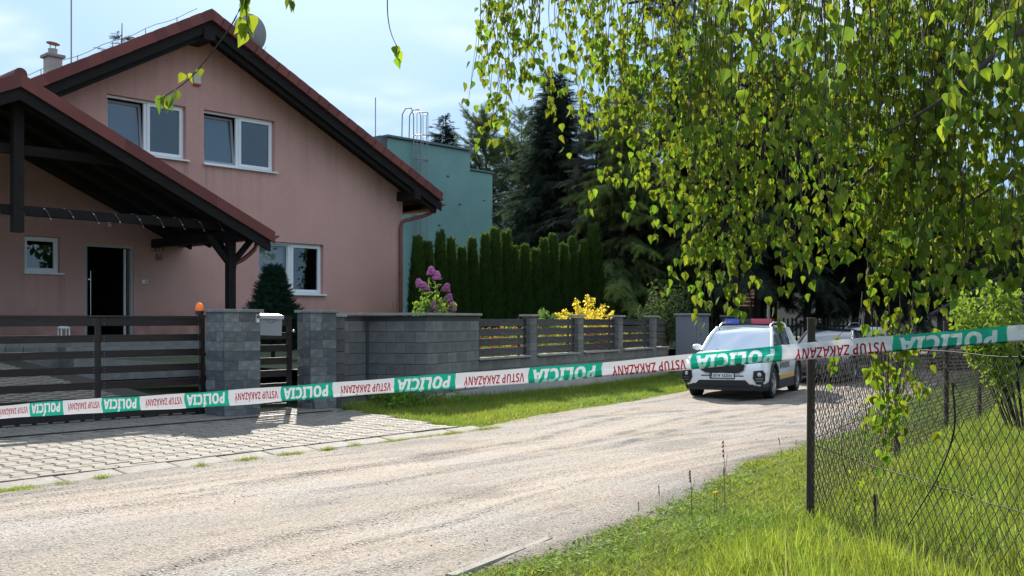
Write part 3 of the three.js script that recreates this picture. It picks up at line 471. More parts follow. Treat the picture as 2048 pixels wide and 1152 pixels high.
  part(ln, 'frame', merge([box(0.2, 0.02, 0.2, 0, 0.02), ...[[-1, -1], [1, -1], [-1, 1], [1, 1]].map(([a, b]) => box(0.02, 0.24, 0.02, a * 0.09, 0.13, b * 0.09)), box(0.2, 0.02, 0.2, 0, 0.25)]), M.upvc); part(ln, 'roof', new THREE.ConeGeometry(0.16, 0.12, 4).rotateY(Math.PI / 4).translate(0, 0.32, 0), M.upvc);
  const pt = thing('plant_pot', 'white plant pot on the terrace at the far left behind the gate', 'pot', null, [8.05, 1.11, 23.1]); part(pt, 'pot', new THREE.LatheGeometry([[0, 0], [0.13, 0], [0.17, 0.26], [0.15, 0.26], [0.14, 0.2], [0, 0.2]].map((v) => new THREE.Vector2(...v)), 20), M.upvc);
}
for (const o of scene.children) if (['house', 'alarm_box', 'satellite_dish', 'antenna_mast', 'antenna_rod', 'lightning_conductor', 'door_bell_plate', 'wall_lamp', 'house_number', 'porch', 'string_lights', 'lantern', 'plant_pot'].includes(o.name)) bigger(o);

// ================================================================ gate, pillars, walls and fence along the street
const slateW = [0.24, 0.31, 0.27, 0.35];
function cladPillar(name, label, x0, x1, b0, b1, h, seed) {
  const w = x1 - x0, d = b1 - b0, t = thing(name, label, 'gate pillar', null, [x0, 0, b0]), r = rng(seed);
  part(t, 'core', box(w - 0.05, h - 0.1, d - 0.05, w / 2, h / 2 - 0.04, d / 2), M.mortar);
  const cour = 0.148, n = Math.round((h - 0.05) / cour), ch = (h - 0.05) / n;
  for (let i = 0; i < n; i++) {
    const split = w * (0.38 + 0.26 * r()), y = i * ch + 0.002;
    const lay = (len, cx, cb, ry) => { const o = part(t, 'cladding_tile', box(len - 0.004, ch - 0.004, 0.03), M.slateTile[Math.floor(r() * 5)]); o.position.set(cx, y + ch / 2, -cb - 0.004 * (r() - 0.5)); o.rotation.y = ry; return o; };
    lay(split, split / 2, 0.012, 0); lay(w - split, split + (w - split) / 2, 0.012, 0);
    const s2 = r() < 0.5 ? d * (0.4 + 0.3 * r()) : d; lay(s2 - 0.03, 0.012, 0.028 + (s2 - 0.03) / 2, Math.PI / 2); if (s2 < d) lay(d - s2 - 0.002, 0.012, s2 + (d - s2) / 2, Math.PI / 2);
    lay(d - 0.03, w - 0.012, 0.028 + (d - 0.03) / 2, Math.PI / 2);
  }
  part(t, 'cap', cbox(w + 0.08, 0.05, d + 0.08, 0.008).translate(w / 2, h - 0.05, -d / 2), M.slateTile[3]);
  return t;
}
cladPillar('gate_pillar', 'slate clad pillar at the right end of the sliding gate', 8.21, 8.85, 13.8, 14.34, 1.72, 4);
cladPillar('gate_pillar', 'slate clad pillar right of the pedestrian gate', 9.94, 10.47, 13.98, 14.36, 1.72, 8);
{ // sliding gate
  const B = 14.65, g = thing('sliding_gate', 'dark brown sliding gate of horizontal boards across the driveway', 'gate', null, [3, 0, B]), r = rng(6);
  const x0 = -1.4, x1 = 8.32, posts = [x0, 1.95, 6.62, x1], tops = [1.585, 1.328, 1.094, 0.863, 0.631, 0.40, 0.19];
  for (let s = 0; s < 3; s++) tops.forEach((y, i) => { const h = i ? 0.108 : 0.125, a = posts[s] + 0.03, b = posts[s + 1] - 0.03, o = part(g, 'board', wuv(cbox(b - a, h, 0.028, 0.004)), M.gateWood[Math.floor(r() * 3)]); o.position.set((a + b) / 2 - 3, y - h, 0.012); o.rotation.x = 0.01 * (r() - 0.5);
    for (const x of [a + 0.05, b - 0.05]) for (const dy of [0.03, h - 0.03]) { const sc = part(o, 'screw', new THREE.SphereGeometry(0.007, 6, 4), M.steel); sc.position.set(x - (a + b) / 2, dy, 0.0145); } });
  posts.forEach((x) => part(g, 'post', box(0.075, 1.55, 0.055, x - 3, 0.81, 0.012), M.gateWood[0]));
  part(g, 'top_rail', cbox(x1 - x0 + 0.08, 0.03, 0.075, 0.004).translate((x0 + x1) / 2 - 3, 1.587, 0), M.gateWood[1]); part(g, 'bottom_rail', box(x1 - x0 + 0.08, 0.035, 0.06, (x0 + x1) / 2 - 3, 0.045, 0), M.gateWood[2]);
  const sp = []; for (let x = x0 + 0.2; x < x1; x += 0.23) sp.push(box(0.055, 0.05, 0.03, x - 3, 0.08, 0)); part(g, 'spacers', merge(sp), M.gateWood[2]);
  for (const x of [0.4, 7.4]) { const br = part(g, 'wheel_bracket', poly([[-0.09, 0.07], [0.09, 0.07], [0.03, -0.05], [-0.03, -0.05]], 0.02).translate(x - 3, 0.03, 0.03), M.darkSteel); part(br, 'wheel', new THREE.CylinderGeometry(0.045, 0.045, 0.03, 14).rotateX(Math.PI / 2).translate(x - 3, 0.045, 0), M.steel); }
  const be = thing('beacon_lamp', 'orange flashing lamp dome at the right end of the sliding gate', 'beacon', null, [8.14, 1.625, 14.42]);
  part(be, 'base', cyl(0.065, 0.06, 0, 0.04, 0, 16), std(0.012, 0.014, 0.025, 0.4)); part(be, 'bracket', merge([box(0.16, 0.015, 0.04, 0.06, 0.0, 0), cyl(0.02, 0.05, 0.0, 0.0, 0, 8)]), M.darkSteel);
  part(be, 'dome', new THREE.LatheGeometry([[0.062, 0], [0.064, 0.04], [0.056, 0.085], [0.036, 0.12], [0, 0.135]].map((v) => new THREE.Vector2(...v)), 20).translate(0, 0.068, 0), phys(0.95, 0.36, 0.02, 0.55, { transmission: 0.6, thickness: 0 }));
}
{ // pedestrian gate, letterbox, intercom
  const g = thing('pedestrian_gate', 'narrow dark board gate between the two slate pillars', 'gate', null, [9.4, 0, 14.4]), r = rng(16);
  [1.57, 1.34, 1.135, 0.92, 0.71, 0.49, 0.28].forEach((y) => { const o = part(g, 'board', cbox(0.86, 0.115, 0.028, 0.004), M.gateWood[Math.floor(r() * 3)]); o.position.set(-0.06, y - 0.115, 0); });
  part(g, 'post', box(0.075, 1.5, 0.055, 0.40, 0.86, 0), M.gateWood[1]); part(g, 'post', box(0.06, 1.5, 0.05, -0.48, 0.86, 0.02), M.gateWood[1]); part(g, 'top_rail', box(0.98, 0.03, 0.07, -0.04, 1.59, 0), M.gateWood[1]);
  part(g, 'bottom_rail', box(0.9, 0.05, 0.05, -0.04, 0.12, 0), M.gateWood[2]);
  const h = part(g, 'handle', merge([new THREE.SphereGeometry(0.032, 12, 10).translate(0.42, 1.36, 0.1), new THREE.CylinderGeometry(0.012, 0.012, 0.1, 8).rotateX(Math.PI / 2).translate(0.42, 1.36, 0.05)]), M.chrome);
  const lb = thing('letterbox', 'grey sheet metal letterbox with sloping lid hung on the narrow gate', 'letterbox', null, [9.27, 1.3, 14.24], -0.05);
  const s = new THREE.Shape(); [[-0.05, 0], [0.1, 0.0], [0.1, 0.30], [-0.05, 0.33]].forEach(([x, y], i) => i ? s.lineTo(x, y) : s.moveTo(x, y)); s.closePath();
  const bx = new THREE.ExtrudeGeometry(s, { depth: 0.40, bevelEnabled: true, bevelSize: 0.004, bevelThickness: 0.004, bevelSegments: 1 }).rotateY(-Math.PI / 2).translate(0.2, 0, 0);
  const lg = phys(0.30, 0.30, 0.315, 0.5, { metalness: 0.2 }); part(lb, 'case', bx, lg).rotation.z = -0.035;
  const lid = part(lb, 'lid', merge([box(0.43, 0.012, 0.2, 0, 0.335, -0.045, 0, 0, 0.16), box(0.43, 0.06, 0.006, 0, 0.30, -0.145)]), phys(0.42, 0.42, 0.43, 0.4)); lid.rotation.z = -0.02;
  part(lb, 'emblem', tube([new THREE.Vector3(-0.08, 0.235, 0.108), new THREE.Vector3(0, 0.195, 0.108), new THREE.Vector3(0.09, 0.235, 0.108)], 0.004, 0.004, 4), std(0.16, 0.16, 0.17, 0.5));
  const ic = thing('intercom', 'small cream intercom unit on the slate pillar', 'intercom', null, [8.79, 1.5, 13.79]); part(ic, 'case', cbox(0.065, 0.14, 0.03, 0.006), std(0.42, 0.41, 0.36, 0.5)); part(ic, 'button', box(0.03, 0.03, 0.01, 0, 0.04, -0.018), M.upvc); part(ic, 'grille', box(0.035, 0.035, 0.008, 0, 0.1, -0.017), M.darkSteel);
  const sl = thing('stone_slab', 'grey stone slab leaning at the foot of the right slate pillar', 'slab', null, [10.1, 0.05, 13.9]); part(sl, 'slab', cbox(0.26, 0.17, 0.05, 0.01).rotateX(-0.25), std(0.22, 0.225, 0.23, 0.85, { map: rep(T.speckle, 2) }));
}
// block masonry: courses of blocks between two points, with recessed joints
const BL = 0.4, BH = 0.2;
const blockGeo = new Map();
const blk = (l, d, h = BH) => { const k = l.toFixed(3) + '_' + d + '_' + h; if (!blockGeo.has(k)) blockGeo.set(k, wuv(cbox(l - 0.007, h - 0.007, d, 0.006))); return blockGeo.get(k); };
function blockRun(t, ax, ab, bx, bb, y0, n, d, seed, phase = 0) {     // from (ax, ab) to (bx, bb), n courses from y0, thickness d, front face on the line
  const r = rng(seed), len = Math.hypot(bx - ax, bb - ab), ux = (bx - ax) / len, ub = (bb - ab) / len, nx = -ub, nb = ux, ry = Math.atan2(ub, ux), p = t.position;
  const core = box(len - 0.02, n * BH - 0.01, d - 0.03); core.rotateY(ry); wpart(t, 'joint_mortar', core.translate((ax + bx) / 2 + nx * d / 2, y0 + n * BH / 2, -((ab + bb) / 2 + nb * d / 2)), M.mortar);
  for (let i = 0; i < n; i++) for (let s = ((i + phase) % 2 ? -BL / 2 : 0); s < len - 0.01; s += BL) {
    const a = Math.max(s, 0), e = Math.min(s + BL, len); if (e - a < 0.03) continue; const m = (a + e) / 2;
    const o = part(t, 'block', blk(e - a, d), M.block[Math.floor(r() * 4)]); o.position.set(ax + ux * m + nx * d / 2 - p.x, y0 + i * BH + 0.002, -(ab + ub * m + nb * d / 2) - p.z); o.rotation.y = ry; o.position.x += nx * 0.003 * (r() - 0.5);
  }
}
{
  const w = thing('block_wall', 'grey concrete block wall with pale coping right of the pedestrian gate', 'wall', null, [12, -0.1, 14.5]);
  const y0 = 0.03, n = 8, D = 0.2;
  blockRun(w, 10.72, 14.56, 11.81, 14.81, y0, n, D, 21); blockRun(w, 11.81, 14.81, 12.28, 13.65, y0, n, D, 22, 1); blockRun(w, 12.28, 13.65, 14.32, 14.37, y0, n, D, 23);
  wpart(w, 'joint_mortar', box(0.16, n * BH - 0.01, 0.16, 11.84, y0 + n * BH / 2, 14.86), M.mortar);
  const cp = (ax, ab, bx, bb) => { const l = Math.hypot(bx - ax, bb - ab), g = cbox(l + 0.1, 0.045, 0.3, 0.008), ry = Math.atan2(bb - ab, bx - ax); g.rotateY(ry); wpart(w, 'coping', g.translate((ax + bx) / 2 - (bb - ab) / l * 0.1, y0 + n * BH + 0.004, -((ab + bb) / 2 + (bx - ax) / l * 0.1)), M.cap); };
  cp(10.75, 14.56, 11.75, 14.79);
  { const gp = new THREE.Shape(); [[11.62, 14.72], [12.24, 13.58], [14.38, 14.34], [14.28, 14.62], [12.4, 13.95], [12.02, 14.95], [11.66, 14.98]].forEach(([x, b], i) => i ? gp.lineTo(x, b) : gp.moveTo(x, b)); gp.closePath(); wpart(w, 'coping', wuv(new THREE.ExtrudeGeometry(gp, { depth: 0.034, bevelEnabled: true, bevelSize: 0.006, bevelThickness: 0.006, bevelSegments: 1 }).rotateX(-Math.PI / 2).translate(0, y0 + n * BH + 0.012, 0)), M.cap); }
  // foundation strip below the blocks, rough and whitish
  const fd = (ax, ab, bx, bb, h) => { const l = Math.hypot(bx - ax, bb - ab), g = box(l, h, 0.24), ry = Math.atan2(bb - ab, bx - ax); g.rotateY(ry); return g.translate((ax + bx) / 2 - (bb - ab) / l * 0.115, -0.2 + h / 2, -((ab + bb) / 2 + (bx - ax) / l * 0.115)); };
  wpart(w, 'foundation', merge([fd(10.72, 14.56, 11.8, 14.8, 0.24), fd(11.85, 14.78, 12.3, 13.67, 0.24), fd(12.28, 13.65, 14.4, 14.39, 0.36)]), M.plinthPlaster);
  // small pillar of split blocks beside the slate pillar
  const sp = thing('block_pillar', 'short pillar of split grey blocks beside the right slate pillar', 'pillar', null, [10.62, 0, 14.3]), r = rng(40);
  for (let i = 0; i < 8; i++) { const o = part(sp, 'block', blk(0.26, 0.4), stainedBlock(...[[0.14, 0.135, 0.13], [0.17, 0.165, 0.16], [0.12, 0.12, 0.12]][i % 3])); o.position.set(0.01 * (r() - 0.5), i * BH, 0); }
  part(sp, 'core', box(0.23, 1.58, 0.36, 0, 0.79, 0), M.mortar); part(sp, 'cap', cbox(0.32, 0.045, 0.46, 0.008).translate(0, 1.6, 0), M.cap);
}
{ // garden fence: plinth of blocks on a whitewashed base, block pillars, boards between
  const f = thing('garden_fence', 'garden fence of grey boards between block pillars along the verge', 'fence', null, [18, 0, 15.2]), r = rng(55);
  const at = (s) => [14.25 + 2.36 * s, 14.37 + 0.567 * s], dir = Math.atan2(0.567, 2.36), FY = 0.72;
  const mid = (s, off) => { const [x, b] = at(s); return [x - Math.sin(dir) * off, b + Math.cos(dir) * off]; };
  const S1 = 4.45;
  { const [ax, ab] = at(0.02), [bx, bb] = at(S1); blockRun(f, ax, ab, bx, bb, 0.32, 2, 0.2, 57); const l = Math.hypot(bx - ax, bb - ab), g = box(l, 0.62, 0.26); g.rotateY(dir); const [mx, mb] = mid(S1 / 2, 0.11); wpart(f, 'base', g.translate(mx, 0.0, -mb), M.plinthPlaster); }
  for (let i = 1; i < 5; i++) {                                      // pillars
    const [x, b] = mid(i, 0.1), p = part(f, 'pillar', new THREE.BoxGeometry(0.27, 0.9, 0.17), M.mortar); p.position.set(x - 18, FY + 0.43, 15.2 - b); p.rotation.y = dir;
    for (let k = 0; k < 5; k++) { const o = part(p, 'block', blk(0.3, 0.2), M.block[Math.floor(r() * 4)]); o.position.set(0, -0.48 + k * 0.19, 0); o.scale.y = 0.95; }
    const c = part(p, 'cap', cbox(0.42, 0.05, 0.32, 0.01), i === 1 ? std(0.30, 0.24, 0.22, 0.85) : M.cap); c.position.y = 0.475;
  }
  for (let i = 0; i < 5; i++) {                                       // boards, four in each bay, and the coping under them
    const s0 = i + (i ? 0.063 : 0.02), s1 = i < 4 ? i + 0.937 : S1, L = (s1 - s0) * 2.427, [x, b] = mid((s0 + s1) / 2, 0.12);
    for (let k = 0; k < 4; k++) { const h = 0.158, o = part(f, 'board', wuv(cbox(L, h, 0.025, 0.004)), M.fencePlank[Math.floor(r() * 2)]); o.position.set(x - 18, FY + 0.085 + k * 0.203, 15.2 - b); o.rotation.y = dir; for (const e of [-0.28, 0.03, 0.3]) { const sc = part(o, 'screw', new THREE.SphereGeometry(0.008, 5, 4), M.steel); sc.position.set(e * L, h / 2, 0.013); } }
    const [cx, cb] = mid((s0 + s1) / 2, 0.09), c = part(f, 'coping', cbox(L - 0.02, 0.045, 0.3, 0.008), M.cap); c.position.set(cx - 18, FY + 0.006, 15.2 - cb); c.rotation.y = dir;
    for (const e of [0.12, 0.88]) { const [px, pb] = mid(lerp(s0, s1, e), 0.145), o = part(f, 'stile', box(0.06, 0.85, 0.03), M.darkSteel); o.position.set(px - 18, FY + 0.47, 15.2 - pb); o.rotation.y = dir; }
  }
  const cb = thing('electricity_cabinet', 'tall grey electricity cabinet at the far end of the garden fence', 'cabinet', null, [24.9, -0.17, 16.15], dir);
  part(cb, 'case', cbox(1.15, 1.85, 0.6, 0.02), std(0.15, 0.16, 0.18, 0.7)); part(cb, 'door', box(0.98, 1.2, 0.02, 0, 1.05, -0.306), std(0.17, 0.18, 0.20, 0.65)); part(cb, 'lid', cbox(1.27, 0.07, 0.7, 0.02).translate(0, 1.84, 0), std(0.17, 0.18, 0.20, 0.6)); part(cb, 'lock', merge([box(0.1, 0.25, 0.02, 0.12, 0.86, -0.32), box(0.03, 0.14, 0.02, -0.18, 1.3, -0.32)]), std(0.08, 0.085, 0.1, 0.6));
}
// ---------------------------------------------------------------- behind: mint green building
{
  const B = 44, g = thing('green_building', 'tall mint green flat-roofed building behind the thuja hedge', 'building', null, [40, 0, B + 5]);
  wpart(g, 'wall', box(6.55, 11.9, 11, 39.81, 5.95, B + 5.5), M.greenPlaster); wpart(g, 'wall', box(2.07, 10.75, 8, 44.12, 5.375, B + 4.1), M.greenPlaster);
  wpart(g, 'roof_edge', box(6.75, 0.12, 11.3, 39.81, 12.0, B + 5.5), std(0.1, 0.15, 0.16, 0.6)); wpart(g, 'roof_edge', box(2.2, 0.1, 8.2, 44.18, 10.84, B + 4.1), std(0.1, 0.15, 0.16, 0.6)); wpart(g, 'parapet', box(0.5, 0.85, 11.1, 36.3, 11.55, B + 5.6), std(0.09, 0.11, 0.12, 0.7));
  const fx = []; for (const [x, y] of [[38.9, 9.6], [40.5, 7.2], [41.2, 10.2], [42.2, 8.6], [44.3, 9.0], [42.0, 6.1]]) fx.push(box(0.16, 0.05, 0.05, x, y, B - 0.03)); wpart(g, 'wall_hooks', merge(fx), M.darkSteel).userData.kind = 'stuff';
  // roof ladder with safety hoops
  const ld = thing('roof_ladder', 'steel wall ladder with safety hoops on the green building', 'ladder', null, [38.6, 0, B - 0.2]);
  const z = 0.15, rail = (x) => tube([V(x, 3, 0), V(x, 12, 0), V(x, 13.4, 0), V(x, 13.85, 0.2), V(x, 13.9, 0.7), V(x, 13.6, 1.0), V(x, 12.1, 1.05)], 0.035, 0.035, 6);
  part(ld, 'rail', rail(-0.28), M.steel); part(ld, 'rail', rail(0.28), M.steel);
  for (let y = 3.2; y < 12; y += 0.33) part(ld, 'rung', box(0.56, 0.035, 0.035, 0, y, 0), M.steel);
  for (const y of [6, 7.6, 9.2, 10.8, 12.2, 13.5]) { const p = []; for (let i = 0; i <= 18; i++) { const a = Math.PI * (0.02 + 0.96 * i / 18); p.push(new THREE.Vector3(0.42 * Math.cos(a), y, 0.02 + 0.78 * Math.sin(a))); } part(ld, 'hoop', tube(p, 0.03, 0.03, 5), M.steel); }
  for (const a of [0.5, 1.1, 2.04, 2.64]) part(ld, 'strap', box(0.035, 7.6, 0.02, 0.42 * Math.cos(a), 9.7, -0.02 - 0.78 * Math.sin(a)), M.steel);
  const rd = thing('lightning_rod', 'thin lightning rod on the corner of the green building', 'rod', null, [36.15, 11.9, B + 0.6]); part(rd, 'rod', cyl(0.03, 2.3, 0, 1.15, 0, 6), M.steel);
}

// ================================================================ vegetation
// a flat twig with needles, one metre long along +x
function sprayGeo(n, len, wid, droop, seed) {
  const r = rng(seed), P = [], tri = (a, b, c) => P.push(...a, ...b, ...c);
  const ax = (t) => [t, -droop * t * t, 0];
  tri([0, 0, -0.012], [0, 0, 0.012], ax(1));
  for (let i = 0; i < n; i++) {
    const t = 0.06 + 0.94 * i / n, [x, y] = ax(t), l = len * (1.15 - 0.75 * t) * (0.75 + 0.5 * r());
    for (const s of [-1, 1]) { const dy = (r() - 0.5) * 0.45 * l - 0.1 * l, w = wid * (0.7 + 0.6 * r()); tri([x - w, y, 0], [x + w, y, 0], [x + l * 0.62, y + dy, s * l * 0.8]); }
  }
  const g = new THREE.BufferGeometry(); g.setAttribute('position', new THREE.Float32BufferAttribute(P, 3)); g.computeVertexNormals(); return g;
}
const leafy = (r, g, b, tr = 0.45) => phys(r, g, b, 0.95, { transmission: tr, thickness: 0, side: THREE.DoubleSide, specularIntensity: 0.35 });
const needle = (r, g, b) => phys(r, g, b, 1, { side: THREE.DoubleSide, specularIntensity: 0.12, transmission: 0.36, thickness: 0 });
const spruceSpray = [sprayGeo(11, 0.42, 0.035, 0.18, 1), sprayGeo(13, 0.34, 0.03, 0.3, 2)];
const trunkMesh = (t, h, r0, r1 = 0.03, bend = 0.2, seed = 1) => { const r = rng(seed), pts = []; for (let i = 0; i <= 8; i++) pts.push(new THREE.Vector3(bend * (r() - 0.5) * i / 8, h * i / 8, bend * (r() - 0.5) * i / 8)); return part(t, 'trunk', tube(pts, r0, r1, 8), M.bark); };
function conifer(name, label, x, b, h, rad, o = {}) {
  const { seed = 1, bare = 0.06, col = [0.035, 0.052, 0.035], vary = 0.4, tipLight = 1.6, up = -0.15, power = 0.75, gaps = 0, whorl = 0.42, per = 7, size = 0.85, group, y0 = -0.1, geo = spruceSpray[seed % 2], thin = 1, hang = 0.55 } = o;
  const t = thing(name, label, 'tree', group, [x, y0, b]), r = rng(seed * 97 + 3), L = [], br = [];
  trunkMesh(t, h, Math.max(0.12, h * 0.014), 0.02, 0.25, seed);
  for (let y = h * bare; y < h * 0.985; y += whorl * (0.8 + 0.4 * r())) {
    const k = (y - h * bare) / (h * (1 - bare)), R = rad * Math.pow(1 - k, power) * (0.72 + 0.5 * r()) + 0.12, n = Math.max(4, Math.round(per * (0.7 + 0.5 * (1 - k))));
    if (r() < gaps) continue;
    for (let i = 0; i < n; i++) {
      const a = (i + r()) / n * 6.283, len = R * (0.7 + 0.45 * r()), tilt = up - 0.35 * (1 - k) + 0.55 * k + 0.2 * (r() - 0.5), ca = Math.cos(a), sa = Math.sin(a);
      if (len > 1.2 && i % 2 === 0) br.push(tube([new THREE.Vector3(0, y, 0), new THREE.Vector3(ca * len * 0.9, y + Math.sin(tilt) * len * 0.9 - 0.05 * len, sa * len * 0.9)], 0.035, 0.01, 4));
      const step = 0.27 * size * thin;
      for (let d = Math.max(0.1, len * 0.16); d < len; d += step * (0.7 + 0.6 * r())) for (const s of [-1, 1, 0]) {
        if (s === 0 && d < len * 0.8 && r() < 0.6) continue;
        const yy = y + Math.sin(tilt) * d - 0.06 * d * d / len, sc = size * (0.62 + 0.5 * r()) * (s ? (0.65 + 0.35 * (1 - d / len)) : 1) * clamp(0.45 + R / 1.6, 0.35, 1.05);
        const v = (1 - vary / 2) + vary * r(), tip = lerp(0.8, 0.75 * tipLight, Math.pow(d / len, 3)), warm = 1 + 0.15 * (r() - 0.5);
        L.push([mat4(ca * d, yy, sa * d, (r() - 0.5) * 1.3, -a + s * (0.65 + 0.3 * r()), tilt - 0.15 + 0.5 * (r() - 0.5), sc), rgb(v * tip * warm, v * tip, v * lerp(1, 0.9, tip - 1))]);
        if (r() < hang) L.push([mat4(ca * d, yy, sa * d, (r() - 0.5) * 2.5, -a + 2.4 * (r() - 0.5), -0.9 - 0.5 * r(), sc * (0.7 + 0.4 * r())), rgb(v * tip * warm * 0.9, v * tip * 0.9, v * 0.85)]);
      }
    }
  }
  if (br.length) part(t, 'branches', merge(br), M.bark).userData.kind = 'stuff';
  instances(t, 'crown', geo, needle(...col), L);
  return t;
}
// broad leaves: a bent blade with a midrib, hanging from the origin along -y, one metre long
function leafGeo(out, fold = 0.22, curl = 0.15) {
  const P = [], ys = out.map((o) => o[1]), n = out.length, mid = (i) => [0, ys[i], curl * ys[i] * ys[i]], side = (i, s) => [s * out[i][0], ys[i], curl * ys[i] * ys[i] + fold * out[i][0]];
  for (let i = 0; i + 1 < n; i++) for (const s of [-1, 1]) { const a = mid(i), b = mid(i + 1), c = side(i, s), d = side(i + 1, s); const q = s > 0 ? [a, b, c, c, b, d] : [a, c, b, c, d, b]; for (let k = 0; k < 6; k += 3) { const [u, v, w] = [q[k], q[k + 1], q[k + 2]]; if (u.join() === v.join() || v.join() === w.join() || u.join() === w.join()) continue; P.push(...u, ...v, ...w); } }
  const g = new THREE.BufferGeometry(); g.setAttribute('position', new THREE.Float32BufferAttribute(P, 3)); g.computeVertexNormals(); return g;
}
const ovalLeaf = leafGeo([[0, 0], [0.24, -0.22], [0.3, -0.5], [0.17, -0.8], [0, -1]]);
const birchLeafA = leafGeo([[0, -0.12], [0.27, -0.15], [0.40, -0.34], [0.34, -0.56], [0.17, -0.82], [0.035, -1.05], [0, -1.12]], 0.25, 0.1);
const birchLeafB = leafGeo([[0, -0.12], [0.24, -0.14], [0.36, -0.32], [0.31, -0.52], [0.16, -0.76], [0.03, -0.98], [0, -1.06]], 0.45, -0.16);
// a bush of leaves spread through a volume; shape(r) gives a point with weight
function bush(t, seed, n, shape, geo, mat, size, tint) {
  const r = rng(seed), L = [];
  for (let i = 0; i < n; i++) { const p = shape(r), s = size * (0.6 + 0.7 * r()); L.push([mat4(p.x, p.y, p.z, (r() - 0.5) * 2.2, r() * 6.28, (r() - 0.5) * 2.2, s), tint(r, p)]); }
  return instances(t, 'foliage', geo, mat, L);
}
const ball = (r, rx, ry, rz, cy, lump = 0.35) => { const a = r() * 6.28, u = 2 * r() - 1, s = Math.sqrt(1 - u * u), k = Math.pow(r(), 0.4) * (1 - lump + lump * 2 * n3(Math.cos(a) * s * 2.1 + 9, u * 2.1 + 5, Math.sin(a) * s * 2.1 + 3, 4)); return new THREE.Vector3(Math.cos(a) * s * rx * k, cy + u * ry * k, Math.sin(a) * s * rz * k); };

// ---------------------------------------------------------------- the trees at the back
const SP = 'conifers beyond the garden';
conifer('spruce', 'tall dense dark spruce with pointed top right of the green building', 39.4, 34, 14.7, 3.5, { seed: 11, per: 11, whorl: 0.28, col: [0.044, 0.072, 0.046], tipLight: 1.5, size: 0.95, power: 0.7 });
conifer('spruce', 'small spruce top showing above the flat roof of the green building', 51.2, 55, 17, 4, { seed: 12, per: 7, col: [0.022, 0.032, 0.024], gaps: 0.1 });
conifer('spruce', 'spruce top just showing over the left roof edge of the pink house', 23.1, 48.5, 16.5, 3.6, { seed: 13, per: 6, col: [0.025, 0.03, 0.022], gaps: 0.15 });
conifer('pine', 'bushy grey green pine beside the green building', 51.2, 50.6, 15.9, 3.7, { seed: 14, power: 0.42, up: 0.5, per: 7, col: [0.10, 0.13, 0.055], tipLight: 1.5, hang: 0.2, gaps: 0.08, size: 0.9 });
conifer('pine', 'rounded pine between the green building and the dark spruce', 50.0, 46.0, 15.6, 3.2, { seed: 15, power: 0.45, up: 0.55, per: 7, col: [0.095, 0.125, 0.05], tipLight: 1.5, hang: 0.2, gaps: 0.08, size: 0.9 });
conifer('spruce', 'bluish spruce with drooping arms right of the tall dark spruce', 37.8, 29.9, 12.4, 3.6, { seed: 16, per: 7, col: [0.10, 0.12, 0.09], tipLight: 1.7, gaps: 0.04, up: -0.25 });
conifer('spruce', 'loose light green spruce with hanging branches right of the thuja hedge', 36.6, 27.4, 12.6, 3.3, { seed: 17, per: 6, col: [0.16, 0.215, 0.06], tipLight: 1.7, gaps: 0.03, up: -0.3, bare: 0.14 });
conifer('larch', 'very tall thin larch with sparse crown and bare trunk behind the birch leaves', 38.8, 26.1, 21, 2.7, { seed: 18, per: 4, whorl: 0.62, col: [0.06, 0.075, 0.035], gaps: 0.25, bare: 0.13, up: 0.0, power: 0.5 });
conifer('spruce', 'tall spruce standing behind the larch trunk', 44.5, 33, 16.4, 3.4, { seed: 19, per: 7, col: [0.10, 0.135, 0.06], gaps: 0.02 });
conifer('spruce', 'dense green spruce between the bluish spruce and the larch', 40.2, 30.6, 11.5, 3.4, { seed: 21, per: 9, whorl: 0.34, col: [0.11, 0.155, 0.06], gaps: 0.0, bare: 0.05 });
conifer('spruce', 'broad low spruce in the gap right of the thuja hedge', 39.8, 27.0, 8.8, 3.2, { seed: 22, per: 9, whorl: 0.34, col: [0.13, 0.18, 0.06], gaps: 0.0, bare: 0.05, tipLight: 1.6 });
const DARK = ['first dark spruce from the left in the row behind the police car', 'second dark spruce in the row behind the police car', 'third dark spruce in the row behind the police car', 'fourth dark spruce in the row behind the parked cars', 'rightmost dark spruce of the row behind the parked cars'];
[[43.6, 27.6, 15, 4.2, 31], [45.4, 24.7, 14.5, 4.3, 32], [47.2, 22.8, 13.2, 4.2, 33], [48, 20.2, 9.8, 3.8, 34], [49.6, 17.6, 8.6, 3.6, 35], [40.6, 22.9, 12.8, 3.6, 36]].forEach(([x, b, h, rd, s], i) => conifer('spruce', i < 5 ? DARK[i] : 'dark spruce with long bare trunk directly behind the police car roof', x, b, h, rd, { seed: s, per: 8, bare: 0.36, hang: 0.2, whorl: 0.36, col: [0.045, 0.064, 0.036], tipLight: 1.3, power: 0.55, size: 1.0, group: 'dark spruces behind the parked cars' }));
for (const [x, b, h, r0, s] of [[46.5, 26.0, 9, 0.24, 1], [43.5, 21.9, 8, 0.2, 2], [47.0, 21.2, 8, 0.2, 3], [44.8, 19.6, 8, 0.22, 4]]) {
  const t = thing('bare_tree', ['', 'bare spruce trunk behind the light bar of the police car', 'bare dark trunk between the police car and the rusty fence post', 'thin bare trunk right of the rusty fence post', 'bare dark trunk above the parked dark cars'][s], 'tree', 'dark spruces behind the parked cars', [x, -0.2, b]); trunkMesh(t, h, r0, 0.12, 0.4, s + 60);
  const r = rng(s + 300), L = []; for (let i = 0; i < 420; i++) { const a = r() * 6.28, d = 0.2 + 2.3 * r(), y = 4.6 + (h - 4.6) * r() + 0.4; L.push([mat4(Math.cos(a) * d, y, Math.sin(a) * d, (r() - 0.5), -a, (r() - 0.5) * 0.8, 0.8 + 0.4 * r()), rgb(0.8 + 0.4 * r(), 0.9 + 0.3 * r(), 0.9)]); } instances(t, 'crown', spruceSpray[1], needle(0.018, 0.028, 0.02), L);
}
